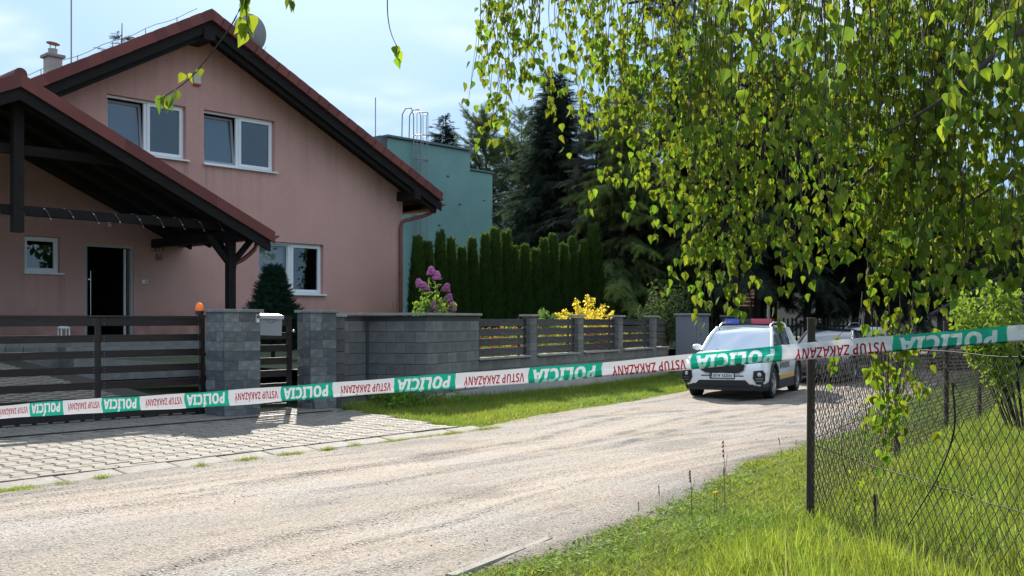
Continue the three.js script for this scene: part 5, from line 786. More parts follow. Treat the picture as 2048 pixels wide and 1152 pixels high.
function car(name, label, category, group, pos, ry, o) {
  const { paint, suv = true, L = 4.48, wb = 2.67, W = 0.925, roofH = 1.60, clad = blackPlastic, glass = autoGlass } = o, h = roofH / 1.6;
  const t = thing(name, label, category, group, pos, ry), F = wb / 2 + 0.9, R = -wb / 2 - 0.9 - (L - 4.48);
  const hood = suv ? 1.02 : 0.93, nose = suv ? 0.86 : 0.70;
  // lower body with bonnet and tail
  const sec = (x, w, y0, yb, yt, wt) => ({ x, pts: [[0, y0], [w * 0.80, y0], [w * 0.955, y0 + 0.06], [w * 0.995, y0 + 0.22], [w, (y0 + yb) / 2 + 0.06], [w * 0.985, yb - 0.09], [w * 0.955, yb], [wt, yt - 0.015], [wt * 0.55, yt + 0.012], [0, yt + 0.022]] });
  const st = [sec(R, W * 0.74, 0.40, 0.72, 0.86, W * 0.62), sec(R + 0.04, W * 0.86, 0.34, 0.80, 0.99, W * 0.74), sec(R + 0.16, W * 0.955, 0.27, 0.88, 1.08, W * 0.83), sec(R + 0.5, W, 0.22, 0.97 * h, 1.08 * h, W * 0.86), sec(-0.6, W, 0.20, 0.97 * h, 1.06 * h, W * 0.87), sec(0.5, W, 0.20, 0.95 * h, hood + 0.03, W * 0.88),
    sec(0.92, W, 0.20, 0.94 * h, hood + 0.015, W * 0.87), sec(1.3, W * 0.995, 0.20, 0.93 * h, hood - 0.015, W * 0.84), sec(F - 0.42, W * 0.985, 0.21, nose + 0.03, nose + 0.095, W * 0.80), sec(F - 0.22, W * 0.955, 0.23, nose - 0.03, nose + 0.04, W * 0.75), sec(F - 0.09, W * 0.89, 0.25, nose - 0.10, nose - 0.03, W * 0.70), sec(F - 0.02, W * 0.80, 0.29, nose - 0.17, nose - 0.12, W * 0.64), sec(F, W * 0.70, 0.33, nose - 0.22, nose - 0.19, W * 0.58)];
  let body = loft(st); body = body.toNonIndexed(); body.computeVertexNormals(); body.setAttribute('uv', new THREE.BufferAttribute(new Float32Array(body.attributes.position.count * 2), 2));
  const ev = new Evaluator(); ev.useGroups = false; ev.attributes = ['position', 'normal', 'uv'];
  let br = new Brush(body); br.updateMatrixWorld();
  for (const x of [wb / 2, -wb / 2]) for (const s of [-1, 1]) { const cb = new Brush(new THREE.CylinderGeometry(0.395, 0.395, 0.36, 30).rotateX(Math.PI / 2).translate(x, 0.36, s * (W - 0.1))); cb.updateMatrixWorld(); br = ev.evaluate(br, cb, SUBTRACTION); }
  part(t, 'body', toCreasedNormals(br.geometry, 0.62), paint);
  // glass house: dark glass block, painted roof, pillars
  const gh = (x, y, w) => new THREE.Vector3(x, y, w), yb = 1.03 * h, yr = 1.575 * h, wB = W * 0.865, wR = W * 0.66, A0 = suv ? 0.98 : 0.9, A1 = suv ? 0.30 : 0.12, C1 = R + (suv ? 0.62 : 1.25), C0 = R + (suv ? 0.2 : 0.6);
  const gs = [{ x: C0, pts: [[0, yb], [wB * 0.9, yb], [wB * 0.9, yb + 0.02], [0, yb + 0.03]] }, { x: C1, pts: [[0, yb], [wB * 0.97, yb], [wR * 0.96, yr - 0.05], [0, yr]] }, { x: -0.5, pts: [[0, yb], [wB, yb], [wR * 1.02, yr - 0.03], [0, yr + 0.01]] }, { x: A1, pts: [[0, yb], [wB, yb], [wR, yr - 0.045], [0, yr - 0.012]] }, { x: A1 + 0.35 * (A0 - A1), pts: [[0, yb], [wB, yb], [lerp(wR, wB, 0.36), lerp(yr, yb, 0.37) - 0.03], [0, lerp(yr, yb, 0.34)]] }, { x: A0, pts: [[0, yb], [wB * 0.96, yb - 0.03], [wB * 0.96, yb - 0.01], [0, yb + 0.0]], dx: (z) => 0.17 * (1 - (z / wB) * (z / wB)) }];
  gs[4].dx = (z) => 0.1 * (1 - (z / wB) * (z / wB)); gs[3].dx = (z) => 0.06 * (1 - (z / wR) * (z / wR));
  part(t, 'windows', toCreasedNormals(loft(gs).toNonIndexed(), 0.7), glass);
  const rs = [{ x: C1 - 0.16, pts: [[0, yr - 0.03], [wR * 0.8, yr - 0.07], [wR * 0.9, yr - 0.06], [wR * 0.8, yr - 0.035], [0, yr - 0.01]] }, { x: C1 + 0.1, pts: [[0, yr - 0.02], [wR * 0.9, yr - 0.05], [wR * 1.03, yr - 0.04], [wR * 0.85, yr], [0, yr + 0.022]] }, { x: -0.5, pts: [[0, yr - 0.02], [wR * 0.9, yr - 0.05], [wR * 1.06, yr - 0.03], [wR * 0.86, yr + 0.018], [0, yr + 0.042]] }, { x: A1 - 0.04, pts: [[0, yr - 0.02], [wR * 0.9, yr - 0.06], [wR * 1.05, yr - 0.04], [wR * 0.86, yr], [0, yr + 0.018]], dx: (z) => 0.06 * (1 - (z / wR) * (z / wR)) }];
  part(t, 'roof', toCreasedNormals(loft(rs).toNonIndexed(), 0.6), paint);
  for (const s of [-1, 1]) {
    part(t, 'pillar', tube([gh(A0 + 0.03, yb - 0.02, s * wB * 0.99), gh(lerp(A0, A1, 0.5), lerp(yb, yr, 0.52), s * lerp(wB, wR, 0.52) * 1.02), gh(A1 - 0.04, yr - 0.04, s * wR * 1.03)], 0.042, 0.035, 8), paint);
    part(t, 'pillar', tube([gh(-0.28, yb - 0.02, s * wB * 1.0), gh(-0.36, yr - 0.04, s * wR * 1.035)], 0.04, 0.035, 6), blackPlastic);
    part(t, 'pillar', tube([gh(C0 + 0.1, yb - 0.02, s * wB * 0.94), gh(C1 - 0.02, yr - 0.06, s * wR * 0.99)], 0.10, 0.06, 8), paint);
    part(t, 'window_trim', tube([gh(C0 + 0.25, yb + 0.005, s * (wB * 0.995 + 0.008)), gh(0.86, yb + 0.005, s * (wB + 0.008))], 0.014, 0.014, 5), suv ? blackPlastic : alloy);
    if (suv) part(t, 'roof_rail', tube(curve([gh(C1 - 0.02, yr - 0.02, s * wR * 0.95), gh(C1 + 0.18, yr + 0.06, s * wR * 0.95), gh(-0.4, yr + 0.085, s * wR * 0.98), gh(A1 - 0.28, yr + 0.06, s * wR * 0.96), gh(A1 - 0.1, yr - 0.01, s * wR * 0.96)], 16), 0.017, 0.017, 6), phys(0.6, 0.61, 0.62, 0.3, { metalness: 0.6 }));
    const mr = part(t, 'mirror', new THREE.SphereGeometry(0.1, 16, 10).scale(0.75, 0.72, 1.15).translate(0.72, yb + 0.06, s * (W + 0.06)), paint); part(mr, 'mirror_arm', tube([gh(0.72, yb + 0.0, s * wB), gh(0.72, yb + 0.03, s * (W + 0.02))], 0.025, 0.025, 6), blackPlastic);
    const dz = s * (W + 0.003); for (const x of [-0.32, 0.62, -1.15]) part(t, 'door_gap', box(0.008, 0.58, 0.004, x, 0.67, -s * (W - 0.006)), blackPlastic);
    for (const x of [0.02, -0.95]) part(t, 'door_handle', box(0.2, 0.028, 0.03, x, 0.86, -s * (W - 0.004)), paint);
    part(t, 'sill', box(wb - 0.86, 0.2, 0.05, 0, 0.28, -s * (W - 0.03)), clad);
    for (const x of [wb / 2, -wb / 2]) {
      const w = part(t, 'wheel', new THREE.CylinderGeometry(0.08, 0.08, 0.1, 12).rotateX(Math.PI / 2), blackPlastic); w.position.set(x, 0.345, s * (W - 0.115)); if (s > 0) w.rotation.y = Math.PI; // outside faces -z in the wheel's own frame
      part(w, 'tyre', wheelGeo.tyre, rubber); part(w, 'rim', wheelGeo.rim, alloy); part(w, 'brake_disc', wheelGeo.disc, std(0.05, 0.05, 0.05, 0.6));
      if (suv) { const p = []; for (let i = 0; i <= 18; i++) { const a = -0.35 + (Math.PI + 0.7) * i / 18; p.push(gh(x + 0.415 * Math.cos(a), 0.36 + 0.415 * Math.sin(a), s * (W - 0.012))); } part(t, 'wheel_arch', tube(p, 0.042, 0.042, 6), clad); }
    }
  }
  return { t, F, R, W, yb, yr, nose, wB, wR };
}
{
  const white = phys(0.84, 0.845, 0.85, 0.3, { clearcoat: 1, clearcoatRoughness: 0.05 });
  const c = car('police_car', 'white police off-road car with blue and red light bar parked on the verge', 'police car', null, [20.88, -0.165, 12.05], Math.atan2(-0.287, -0.958), { paint: white }), t = c.t, F = c.F, n = c.nose;
  const shape = (pts, d, x, rz = 0) => { const s = new THREE.Shape(); pts.forEach(([z, y], i) => i ? s.lineTo(z, y) : s.moveTo(z, y)); s.closePath(); const g = new THREE.ExtrudeGeometry(s, { depth: d, bevelEnabled: true, bevelSize: 0.006, bevelThickness: 0.006, bevelSegments: 1 }); g.rotateY(Math.PI / 2); if (rz) g.rotateZ(rz); return g.translate(x, 0, 0); };   // drawn as seen, z to the car's left
  // upper grille with bright surround
  const gp = [[-0.50, 0.0], [-0.47, -0.10], [-0.36, -0.155], [-0.15, -0.165], [-0.06, -0.145], [0.06, -0.145], [0.15, -0.165], [0.36, -0.155], [0.47, -0.10], [0.50, 0.0], [0.40, 0.03], [0.06, 0.015], [-0.06, 0.015], [-0.40, 0.03]];
  const gr = part(t, 'grille', shape(gp.map(([z, y]) => [z, y * 1.15 + n - 0.11]), 0.05, F - 0.05), std(0.010, 0.010, 0.011, 0.5));
  part(t, 'grille_frame', tube(gp.concat([gp[0]]).map(([z, y]) => new THREE.Vector3(F + 0.008, y * 1.15 + n - 0.11, -z)), 0.011, 0.011, 5), phys(0.55, 0.56, 0.58, 0.2, { metalness: 0.9 }));
  for (let k = 0; k < 4; k++) part(gr, 'grille_bar', box(0.012, 0.012, 0.88 - 0.06 * k, F + 0.01, n - 0.135 - k * 0.034, 0), std(0.03, 0.03, 0.032, 0.4));
  for (const s of [-1, 1]) {
    const hl = new THREE.SphereGeometry(0.13, 18, 10).scale(1.6, 0.55, 1.15).rotateY(s * 0.5).translate(F - 0.30, n - 0.0, s * (c.W - 0.215)); part(t, 'headlight', hl, phys(0.55, 0.57, 0.6, 0.08, { clearcoat: 1 }));
    const fx = F - 0.135, fz = s * (c.W - 0.165), fg = new THREE.Shape(); [[-0.10, 0.12], [0.07, 0.135], [0.125, 0.07], [0.12, -0.07], [0.05, -0.15], [-0.05, -0.14], [-0.12, -0.02]].forEach(([a, y], i) => i ? fg.lineTo(a * -s, y) : fg.moveTo(a * -s, y)); fg.closePath();
    const q = (g) => g.rotateY(Math.PI / 2).rotateY(-s * 0.42).translate(fx + 0.055, 0.505, fz);
    const fl = part(t, 'fog_light', q(new THREE.ExtrudeGeometry(fg, { depth: 0.06, bevelEnabled: true, bevelSize: 0.01, bevelThickness: 0.01, bevelSegments: 1 })), std(0.014, 0.014, 0.016, 0.5));
    part(fl, 'lamp', q(new THREE.SphereGeometry(0.04, 14, 10).scale(1, 1, 0.5).translate(0, 0.055, 0.075)), phys(0.6, 0.62, 0.64, 0.1)); part(fl, 'lamp_ring', q(new THREE.TorusGeometry(0.042, 0.007, 6, 20).translate(0, 0.055, 0.075)), alloy);
    for (const y of [-0.035, -0.085]) part(fl, 'lamp_strip', q(box(0.15, 0.012, 0.012, 0, y, -0.075)), alloy);
  }
  part(t, 'bumper_trim', box(0.02, 0.022, 0.92, F - 0.003, 0.52, 0), blackPlastic);
  part(t, 'lower_grille', shape([[-0.62, 0.30], [-0.5, 0.415], [0.5, 0.43], [0.62, 0.30]], 0.05, F - 0.035), std(0.012, 0.012, 0.013, 0.6));
  part(t, 'lower_bumper', loft([{ x: F - 0.5, pts: [[0, 0.2], [0.9, 0.2], [0.935, 0.3], [0.91, 0.40], [0, 0.40]] }, { x: F - 0.15, pts: [[0, 0.2], [0.82, 0.2], [0.86, 0.29], [0.83, 0.375], [0, 0.375]] }, { x: F + 0.0, pts: [[0, 0.21], [0.64, 0.21], [0.67, 0.28], [0.64, 0.345], [0, 0.345]] }]).toNonIndexed(), blackPlastic).geometry.computeVertexNormals();
  const plate = canvasTex(512, 112, (g, w, h) => {
    g.fillStyle = '#f1f1ee'; g.fillRect(0, 0, w, h); g.fillStyle = '#173a8c'; g.fillRect(0, 0, 46, h); g.fillStyle = '#e8c52a'; for (let i = 0; i < 10; i++) { g.beginPath(); g.arc(23 + 11 * Math.cos(i * 0.628), 32 + 11 * Math.sin(i * 0.628), 2.2, 0, 7); g.fill(); } g.fillStyle = '#fff'; g.font = 'bold 26px sans-serif'; g.textAlign = 'center'; g.fillText('SK', 23, 92);
    g.fillStyle = '#14171c'; g.font = 'bold 88px sans-serif'; g.textBaseline = 'middle'; const put = (s, x, sc) => { g.save(); g.translate(x, h / 2 + 4); g.scale(sc, 1); g.fillText(s, 0, 0); g.restore(); };
    put('MT', 116, 0.74); put('142DN', 358, 0.80); g.beginPath(); g.moveTo(178, 36); g.lineTo(214, 36); g.lineTo(214, 60); g.quadraticCurveTo(212, 76, 196, 84); g.quadraticCurveTo(180, 76, 178, 60); g.fill(); g.lineWidth = 6; g.strokeStyle = '#111'; g.strokeRect(3, 3, w - 6, h - 6);
  });
  const pm = part(t, 'number_plate', new THREE.PlaneGeometry(0.52, 0.113).rotateY(Math.PI / 2).translate(F + 0.022, 0.525, 0), std(0.8, 0.8, 0.8, 0.5, { map: plate })); part(pm, 'plate_holder', box(0.015, 0.135, 0.545, F + 0.01, 0.523, 0), blackPlastic);
  part(t, 'emblem', new THREE.CylinderGeometry(0.05, 0.05, 0.012, 20).scale(1, 1, 1.5).rotateZ(-Math.PI / 2 + 0.5).translate(F - 0.06, n - 0.005, 0), alloy);
  // light bar
  const lb = c.yr + 0.06, bar = (z0, z1, m, nm) => part(t, nm, loft([{ x: -0.52, pts: [[0, 0], [0.1, 0], [0.12, 0.05], [0.1, 0.1], [0, 0.105]] }, { x: -0.22, pts: [[0, 0], [0.1, 0], [0.12, 0.05], [0.1, 0.1], [0, 0.105]] }]).toNonIndexed().scale(1, 1, 1), m);
  const seg = (z0, z1, m, nm) => { const s = new THREE.Shape(); [[-0.15, 0], [0.15, 0], [0.165, 0.05], [0.14, 0.1], [-0.14, 0.1], [-0.165, 0.05]].forEach(([x, y], i) => i ? s.lineTo(x, y) : s.moveTo(x, y)); s.closePath(); return part(t, nm, new THREE.ExtrudeGeometry(s, { depth: z1 - z0 - 0.02, bevelEnabled: true, bevelSize: 0.01, bevelThickness: 0.01, bevelSegments: 2 }).translate(-0.25, lb, z0 + 0.01), m); };
  part(t, 'light_bar_base', box(0.3, 0.05, 1.08, -0.25, lb - 0.02, 0), blackPlastic);
  seg(0.2, 0.55, phys(0.02, 0.07, 0.36, 0.15, { clearcoat: 1 }), 'blue_lamp'); seg(-0.08, 0.2, phys(0.015, 0.015, 0.018, 0.2), 'light_bar_centre'); seg(-0.55, -0.08, phys(0.42, 0.02, 0.04, 0.15, { clearcoat: 1 }), 'red_lamp');
  // lettering and stripes on both sides
  const side = canvasTex(1024, 256, (g, w, h) => { g.clearRect(0, 0, w, h); g.fillStyle = '#20262e'; g.font = 'bold 150px sans-serif'; g.textBaseline = 'middle'; g.save(); g.translate(30, h / 2); g.scale(1.02, 1); g.fillText('B-POLÍCIA', 0, 0); g.restore(); });
  for (const s of [-1, 1]) {
    const tx = part(t, 'lettering', new THREE.PlaneGeometry(1.45, 0.30).rotateY(s > 0 ? 0 : Math.PI).translate(0.1, 0.69, s * (c.W + 0.003)), std(1, 1, 1, 0.5, { map: side, alphaTest: 0.5, transparent: false }));
    part(t, 'stripe', box(1.74, 0.085, 0.005, 0.0, 0.435, -s * (c.W + 0.0)), std(0.75, 0.38, 0.03, 0.4)); part(t, 'stripe', box(1.74, 0.02, 0.006, 0.0, 0.383, -s * (c.W - 0.0005)), std(0.03, 0.05, 0.25, 0.4));
  }
  part(t, 'wiper', merge([tube([new THREE.Vector3(1.02, c.yb + 0.015, 0.45), new THREE.Vector3(1.02, c.yb + 0.05, -0.2)], 0.012, 0.008, 5), tube([new THREE.Vector3(1.07, c.yb + 0.01, -0.1), new THREE.Vector3(0.98, c.yb + 0.05, -0.6)], 0.012, 0.008, 5)]), blackPlastic);
  const dk = (r, g, b) => phys(r, g, b, 0.3, { clearcoat: 1, clearcoatRoughness: 0.05, metalness: 0.2 });
  const ang = Math.atan2(-0.235, -0.972), glass = phys(0.16, 0.18, 0.2, 0.04, { metalness: 0.6, ior: 1.8 });
  car('parked_car', 'dark grey saloon parked directly behind the white police car', 'car', 'dark cars parked behind the police car', [27.0, -0.17, 12.9], ang, { paint: dk(0.022, 0.024, 0.028), suv: false, roofH: 1.46, L: 4.6, glass });
  car('parked_car', 'dark blue estate car second in line behind the police car', 'car', 'dark cars parked behind the police car', [32.6, -0.17, 14.25], ang, { paint: dk(0.015, 0.018, 0.03), suv: true, roofH: 1.55, L: 4.7, glass });
  car('parked_car', 'black car at the right, cut by the police tape, beyond the wire fence', 'car', 'dark cars parked behind the police car', [36.6, -0.17, 12.6], ang, { paint: dk(0.012, 0.013, 0.015), suv: false, roofH: 1.5, L: 4.6, glass });
  car('parked_car', 'silver grey car farthest right beyond the wire fence', 'car', 'dark cars parked behind the police car', [40.5, -0.17, 13.2], ang + 0.4, { paint: dk(0.10, 0.11, 0.12), suv: true, roofH: 1.58, glass });
}
// ---------------------------------------------------------------- far background behind the trees
{
  const h = thing('pale_house', 'pale rendered house far behind the dark tree trunks', 'house', null, [56, -0.2, 29]);
  const al = Math.atan2(-4.4, 4.1), pw = box(26, 4.2, 8, 0, 2.1, 0); part(h, 'wall', pw.translate(0, 0, -5), M.paleWall); part(h, 'plinth', box(26.1, 0.5, 8.1, 0, 0.25, 5), std(0.2, 0.19, 0.18, 0.9)); part(h, 'roof', poly([[-4.6, 4.2], [4.6, 4.2], [0, 7]], 27).rotateY(Math.PI / 2).translate(-13.5, 0, -5), std(0.25, 0.08, 0.05, 0.8)); h.rotation.y = -0.82;
  for (let i = 0; i < 6; i++) { const w = part(h, 'window', box(1.2, 1.3, 0.08, -10 + i * 4, 2.4, 0.98), M.upvc); part(w, 'pane', box(1.0, 1.1, 0.09, -10 + i * 4, 2.4, 0.97), M.dark); }
  const k = thing('cottage', 'small house with orange tiled roof behind the garden, mostly hidden by spruces', 'house', null, [47.5, -0.6, 31.5]); k.rotation.y = -0.82;
  part(k, 'wall', box(6.5, 2.9, 5, 0, 1.45, 0), M.paleWall); part(k, 'door', box(2.2, 2.2, 0.1, 1.4, 1.1, -2.52), M.dark);
  const rf = part(k, 'roof', poly([[-3.1, 2.85], [3.1, 2.85], [0, 4.6]], 7.2).rotateY(Math.PI / 2).translate(-3.6, 0, 0), std(0.30, 0.085, 0.04, 0.8)); const tg = box(0.3, 0.06, 0.42), tm = [std(0.36, 0.10, 0.05, 0.8), std(0.29, 0.08, 0.04, 0.8)];
  for (let i = 0; i < 23; i++) for (let j = 0; j < 8; j++) { const o = part(rf, 'tile', tg, tm[(i * 7 + j * 3) % 2]); o.position.set(-3.4 + i * 0.31, 2.95 + j * 0.215, 3.0 - j * 0.385); o.rotation.x = 0.51 - 0.06; }
  const f = thing('slat_fence', 'dark upright slat fence behind the parked cars', 'fence', null, [38.5, -0.2, 18.5], -0.9), r = rng(3); for (let i = 0; i < 46; i++) part(f, 'slat', cbox(0.07, 1.75 + 0.12 * r(), 0.025, 0.006), i % 3 ? M.beamWood : M.darkWood).position.set(-5 + i * 0.17, 0, 0); part(f, 'rail', box(8, 0.07, 0.05, -1.1, 0.5, 0.04), M.beamWood); part(f, 'rail', box(8, 0.07, 0.05, -1.1, 1.5, 0.04), M.beamWood);
  const bw = thing('brown_wall', 'low brown wall with coping between cabinet and police car', 'wall', null, [31.5, -0.2, 18.9], 0.5); part(bw, 'panel', box(9, 1.85, 0.2, 1.0, 0.92, 0), std(0.07, 0.05, 0.045, 0.85, { map: rep(T.mottle, 0.6) })); part(bw, 'coping', box(9.1, 0.07, 0.3, 1.0, 1.88, 0), std(0.13, 0.11, 0.10, 0.85));
  const s = thing('shed', 'weathered grey board shed with dark opening at the far right', 'shed', null, [36.5, -0.2, 11.2], -1.18); s.scale.setScalar(0.85);
  part(s, 'side_wall', merge([box(0.1, 2.4, 5, -2.2, 1.2, 2.5), box(0.1, 2.4, 5, 2.2, 1.2, 2.5), box(4.4, 2.4, 0.1, 0, 1.2, 5)]), std(0.05, 0.048, 0.046, 0.9)); part(s, 'roof', poly([[-2.6, 2.25], [0, 3.75], [2.6, 2.25], [2.6, 2.35], [0, 3.88], [-2.6, 2.35]], 5.6).translate(0, 0, -5.3), std(0.03, 0.03, 0.033, 0.95));
  for (let i = 0; i < 24; i++) { const x = -2.2 + i * 0.185, top = 2.45 + (2.2 - Math.abs(x + 0.09)) * 0.57; part(s, 'gable_board', box(0.175, top - 2.1, 0.03, x + 0.09, (top + 2.1) / 2, 0.0), std(0.05 + 0.012 * (i % 3), 0.05 + 0.012 * (i % 3), 0.055 + 0.012 * (i % 3), 0.9)); }
}
// ================================================================ rusty wire mesh fence at the right
{
  const rust = std(0.042, 0.03, 0.021, 0.85, { map: rep(T.mottle, 2) }), wireM = std(0.016, 0.014, 0.013, 0.8, { metalness: 0.2 });
  const P1 = [7.05, 3.53], dirA = [0.979, 0.2014], dirB = [-0.6575, -0.7535];
  const post = (t, s, d, h, r, tilt) => { const x = P1[0] + d[0] * s, b = P1[1] + d[1] * s, o = part(t, 'post', new THREE.CylinderGeometry(r, r, h, 14).translate(0, h / 2 - 0.2, 0), rust); o.position.set(x - t.position.x, fall(x) - t.position.y, -b - t.position.z); o.rotation.z = tilt; part(o, 'post_cap', new THREE.CylinderGeometry(r * 1.06, r * 1.06, 0.012, 14).translate(0, h - 0.196, 0), std(0.12, 0.065, 0.04, 0.8)); return o; };
  function mesh(t, s0, s1, d, h0, h1, seed, cell) { // woven wire: every wire zigzags upwards, hooking its neighbours
    const out = [], r = rng(seed), n = Math.floor((s1 - s0) / cell), rows = Math.round(h1 / (cell * 2.3)), wob = (s, y) => [0.03 * (n2(s * 1.3 + seed, y * 1.1) - 0.5) * y * 2, 0.05 * (n2(s * 0.8 + 4, y * 0.9 + seed) - 0.5)];
    for (let i = 0; i <= n; i++) { const pts = []; for (let k = 0; k <= rows * 2; k++) { const s = s0 + (i + ((k + i) % 2 ? 1.03 : -0.03)) * cell, y0 = h0 + (k / (rows * 2)) * (h1 - h0) * (1 - 0.05 * n2(s * 0.9, seed)), [ox, oy] = wob(s, y0), x = P1[0] + d[0] * (s + ox), b = P1[1] + d[1] * (s + ox); pts.push(new THREE.Vector3(x - t.position.x + 0.06 * (n2(s * 0.7, y0 * 1.5 + seed) - 0.5), fall(x) + y0 + oy * (y0 > 0.1 ? 1 : 0) - t.position.y, -b - t.position.z + 0.004 * (k % 2))); } out.push(tube(pts, 0.0028, 0.0028, 3)); }
    return merge(out);
  }
  const sideF = thing('mesh_fence', 'near rusty wire mesh fence running from the corner post towards the viewer', 'wire fence', null, [P1[0], 0, P1[1]]);
  post(sideF, 0.0, dirA, 1.76, 0.030, -0.012); post(sideF, 4.3, dirB, 1.75, 0.034, 0.0);
  part(sideF, 'wire_mesh', mesh(sideF, 0.03, 4.3, dirB, 0.02, 1.38, 5, 0.043), wireM).userData.kind = 'stuff';
  const wire = (t, d, s0, s1, y, r, sag, seed) => { const p = []; for (let i = 0; i <= 24; i++) { const s = lerp(s0, s1, i / 24), x = P1[0] + d[0] * s, b = P1[1] + d[1] * s; p.push(new THREE.Vector3(x - t.position.x, fall(x) + y - sag * 4 * (i / 24) * (1 - i / 24) + 0.02 * (n2(i * 0.7, seed) - 0.5), -b - t.position.z)); } return part(t, 'tension_wire', tube(p, r, r, 5), wireM); };
  wire(sideF, dirB, 0, 4.3, 1.40, 0.0035, 0.03, 3); wire(sideF, dirB, 0, 4.3, 0.62, 0.0032, 0.02, 4);
  part(sideF, 'loose_wire', tube(curve([[2.0, 1.2], [2.02, 0.95], [1.85, 0.66], [1.7, 0.5], [1.5, 0.3]].map(([s, y]) => new THREE.Vector3(dirB[0] * s, y, -dirB[1] * s)), 16), 0.006, 0.004, 5), wireM);
  part(sideF, 'torn_mesh', merge([0, 1, 2, 3, 4].map((k) => tube(curve([[3.15 + k * 0.03, 1.35], [3.0 + k * 0.06, 1.1], [3.1 - k * 0.03, 0.9], [2.95 + k * 0.07, 0.75]].map(([s, y], i) => new THREE.Vector3(dirB[0] * s + 0.02 * (i % 2), y, -dirB[1] * s + 0.012 * k)), 10), 0.004, 0.003, 4))), wireM).userData.kind = 'stuff';
  const roadF = thing('mesh_fence', 'rusty wire mesh fence on thin posts running along the road', 'wire fence', null, [10.5, -0.05, 4.2]);
  for (const [s, h, r] of [[3.35, 1.78, 0.03], [6.7, 1.80, 0.032], [10.2, 1.8, 0.032], [13.6, 1.8, 0.03], [17, 1.8, 0.03]]) post(roadF, s, dirA, h, r, 0.012 * Math.sin(s));
  part(roadF, 'wire_mesh', mesh(roadF, 0.03, 17, dirA, 0.02, 1.42, 9, 0.043), wireM).userData.kind = 'stuff'; wire(roadF, dirA, 0, 17, 1.44, 0.0035, 0.0, 5); wire(roadF, dirA, 0, 17, 0.7, 0.003, 0.0, 6);
  const stk = thing('iron_stake', 'short rusty iron stake standing in the grass before the mesh fence', 'stake', null, [0.729 * 6.9 + 0.6845 * 2.51, 0, 0.6845 * 6.9 - 0.729 * 2.51]); part(stk, 'rod', merge([cyl(0.011, 0.42, 0, 0.12, 0, 8), cyl(0.016, 0.08, 0, 0.31, 0, 8)]), rust); stk.rotation.z = 0.02;
}
// ================================================================ police tape across the foreground
{
  const W = 2048, Hh = 256, print = canvasTex(W, Hh, (g) => {
    g.fillStyle = '#eeedf0'; g.fillRect(0, 0, W, Hh);
    g.translate(W, Hh); g.rotate(Math.PI);                          // the tape hangs upside down
    g.fillStyle = '#10b598'; g.beginPath(); g.moveTo(28, 0); g.bezierCurveTo(62, 80, 66, 170, 40, Hh); g.lineTo(1010, Hh); g.bezierCurveTo(1050, 170, 1046, 80, 1000, 0); g.closePath(); g.fill();
    g.textBaseline = 'alphabetic'; g.fillStyle = '#f4f4f4'; g.save(); g.translate(112, 222); g.transform(1, 0, -0.14, 1, 0, 0); g.font = 'bold 232px sans-serif'; const w1 = g.measureText('POLÍCIA').width; g.scale(850 / w1, 1); g.fillText('POLÍCIA', 0, 0); g.lineWidth = 9; g.strokeStyle = '#f4f4f4'; g.strokeText('POLÍCIA', 0, 0); g.restore();
    g.fillStyle = '#b3152c'; g.save(); g.translate(1090, 196); g.font = 'bold 164px sans-serif'; const w2 = g.measureText('VSTUP ZAKÁZANÝ').width; g.scale(880 / w2, 1); g.fillText('VSTUP ZAKÁZANÝ', 0, 0); g.restore();
  });
  print.wrapS = THREE.RepeatWrapping;
  const t = thing('police_tape', 'white and green police tape with red print stretched across the street', 'barrier tape', null, [6.2, 1.4, 1.5]);
  // straight pull from far left to near right; the lower edge is folded up behind more and more towards the right
  const N = 260, M5 = 7, P = [], U = [], I = [], A = 8.5 - -1.2;
  for (let i = 0; i <= N; i++) {
    const s = -1.2 + A * i / N, L = -2.868 + (1.558 + 2.868) * s / 7.53, z = 5.95 + (3.056 - 5.95) * s / 7.53, yc = 1.015 + (1.51 - 1.015) * s / 7.53 - 0.018 * Math.sin(Math.PI * clamp(s / 7.5)) + 0.002 * Math.sin(s * 2.1);
    const x = 0.729 * z + 0.6845 * L, b = 0.6845 * z - 0.729 * L, h = lerp(0.080, 0.053, step(0.5, 7.4, s)) + 0.0025 * Math.sin(s * 3.1) + 0.002 * Math.sin(s * 7.7), tw = 0.18 + 0.1 * Math.sin(s * 0.9);
    const fold = Math.max(0.002, 0.081 - h);
    for (let k = 0; k <= M5; k++) {
      // k 0..5 down the face, 5..7 round the fold and up behind
      let v, y, off; if (k <= 5) { v = k / 5 * h; y = h / 2 - v; off = 0.006 * Math.sin(k / 5 * Math.PI) * (0.5 + 0.5 * Math.sin(s * 1.7 + 1)) - tw * y * 0.5 + 0.006 * (n2(s * 2.3, k * 0.6, 0, 0, 5) - 0.5) + 0.003 * (n2(s * 9, k * 1.2, 0, 0, 6) - 0.5); } else { const e = (k - 5) / 2; v = h + fold * e; y = -h / 2 + fold * e * 0.9; off = -tw * -h * 0.25 - 0.004 * Math.sin(e * 2.4) - 0.003; }
      P.push(x - 6.2 - 0.40 * off * 0, yc + y - 1.4, -b + 1.5 + off); U.push(s + 0.507, 1 - Math.min(v, 0.0775) / 0.078);
      if (i && k) { const a = (i - 1) * (M5 + 1) + k - 1, d = i * (M5 + 1) + k - 1; I.push(a, a + 1, d, d, a + 1, d + 1); }
    }
  }
  const g = new THREE.BufferGeometry(); g.setAttribute('position', new THREE.Float32BufferAttribute(P, 3)); g.setAttribute('uv', new THREE.Float32BufferAttribute(U, 2)); g.setIndex(I); g.computeVertexNormals();
  part(t, 'tape', g, phys(0.98, 0.98, 0.98, 0.55, { map: print, transmission: 0.55, thickness: 0, side: THREE.DoubleSide, specularIntensity: 0.5 }));
}
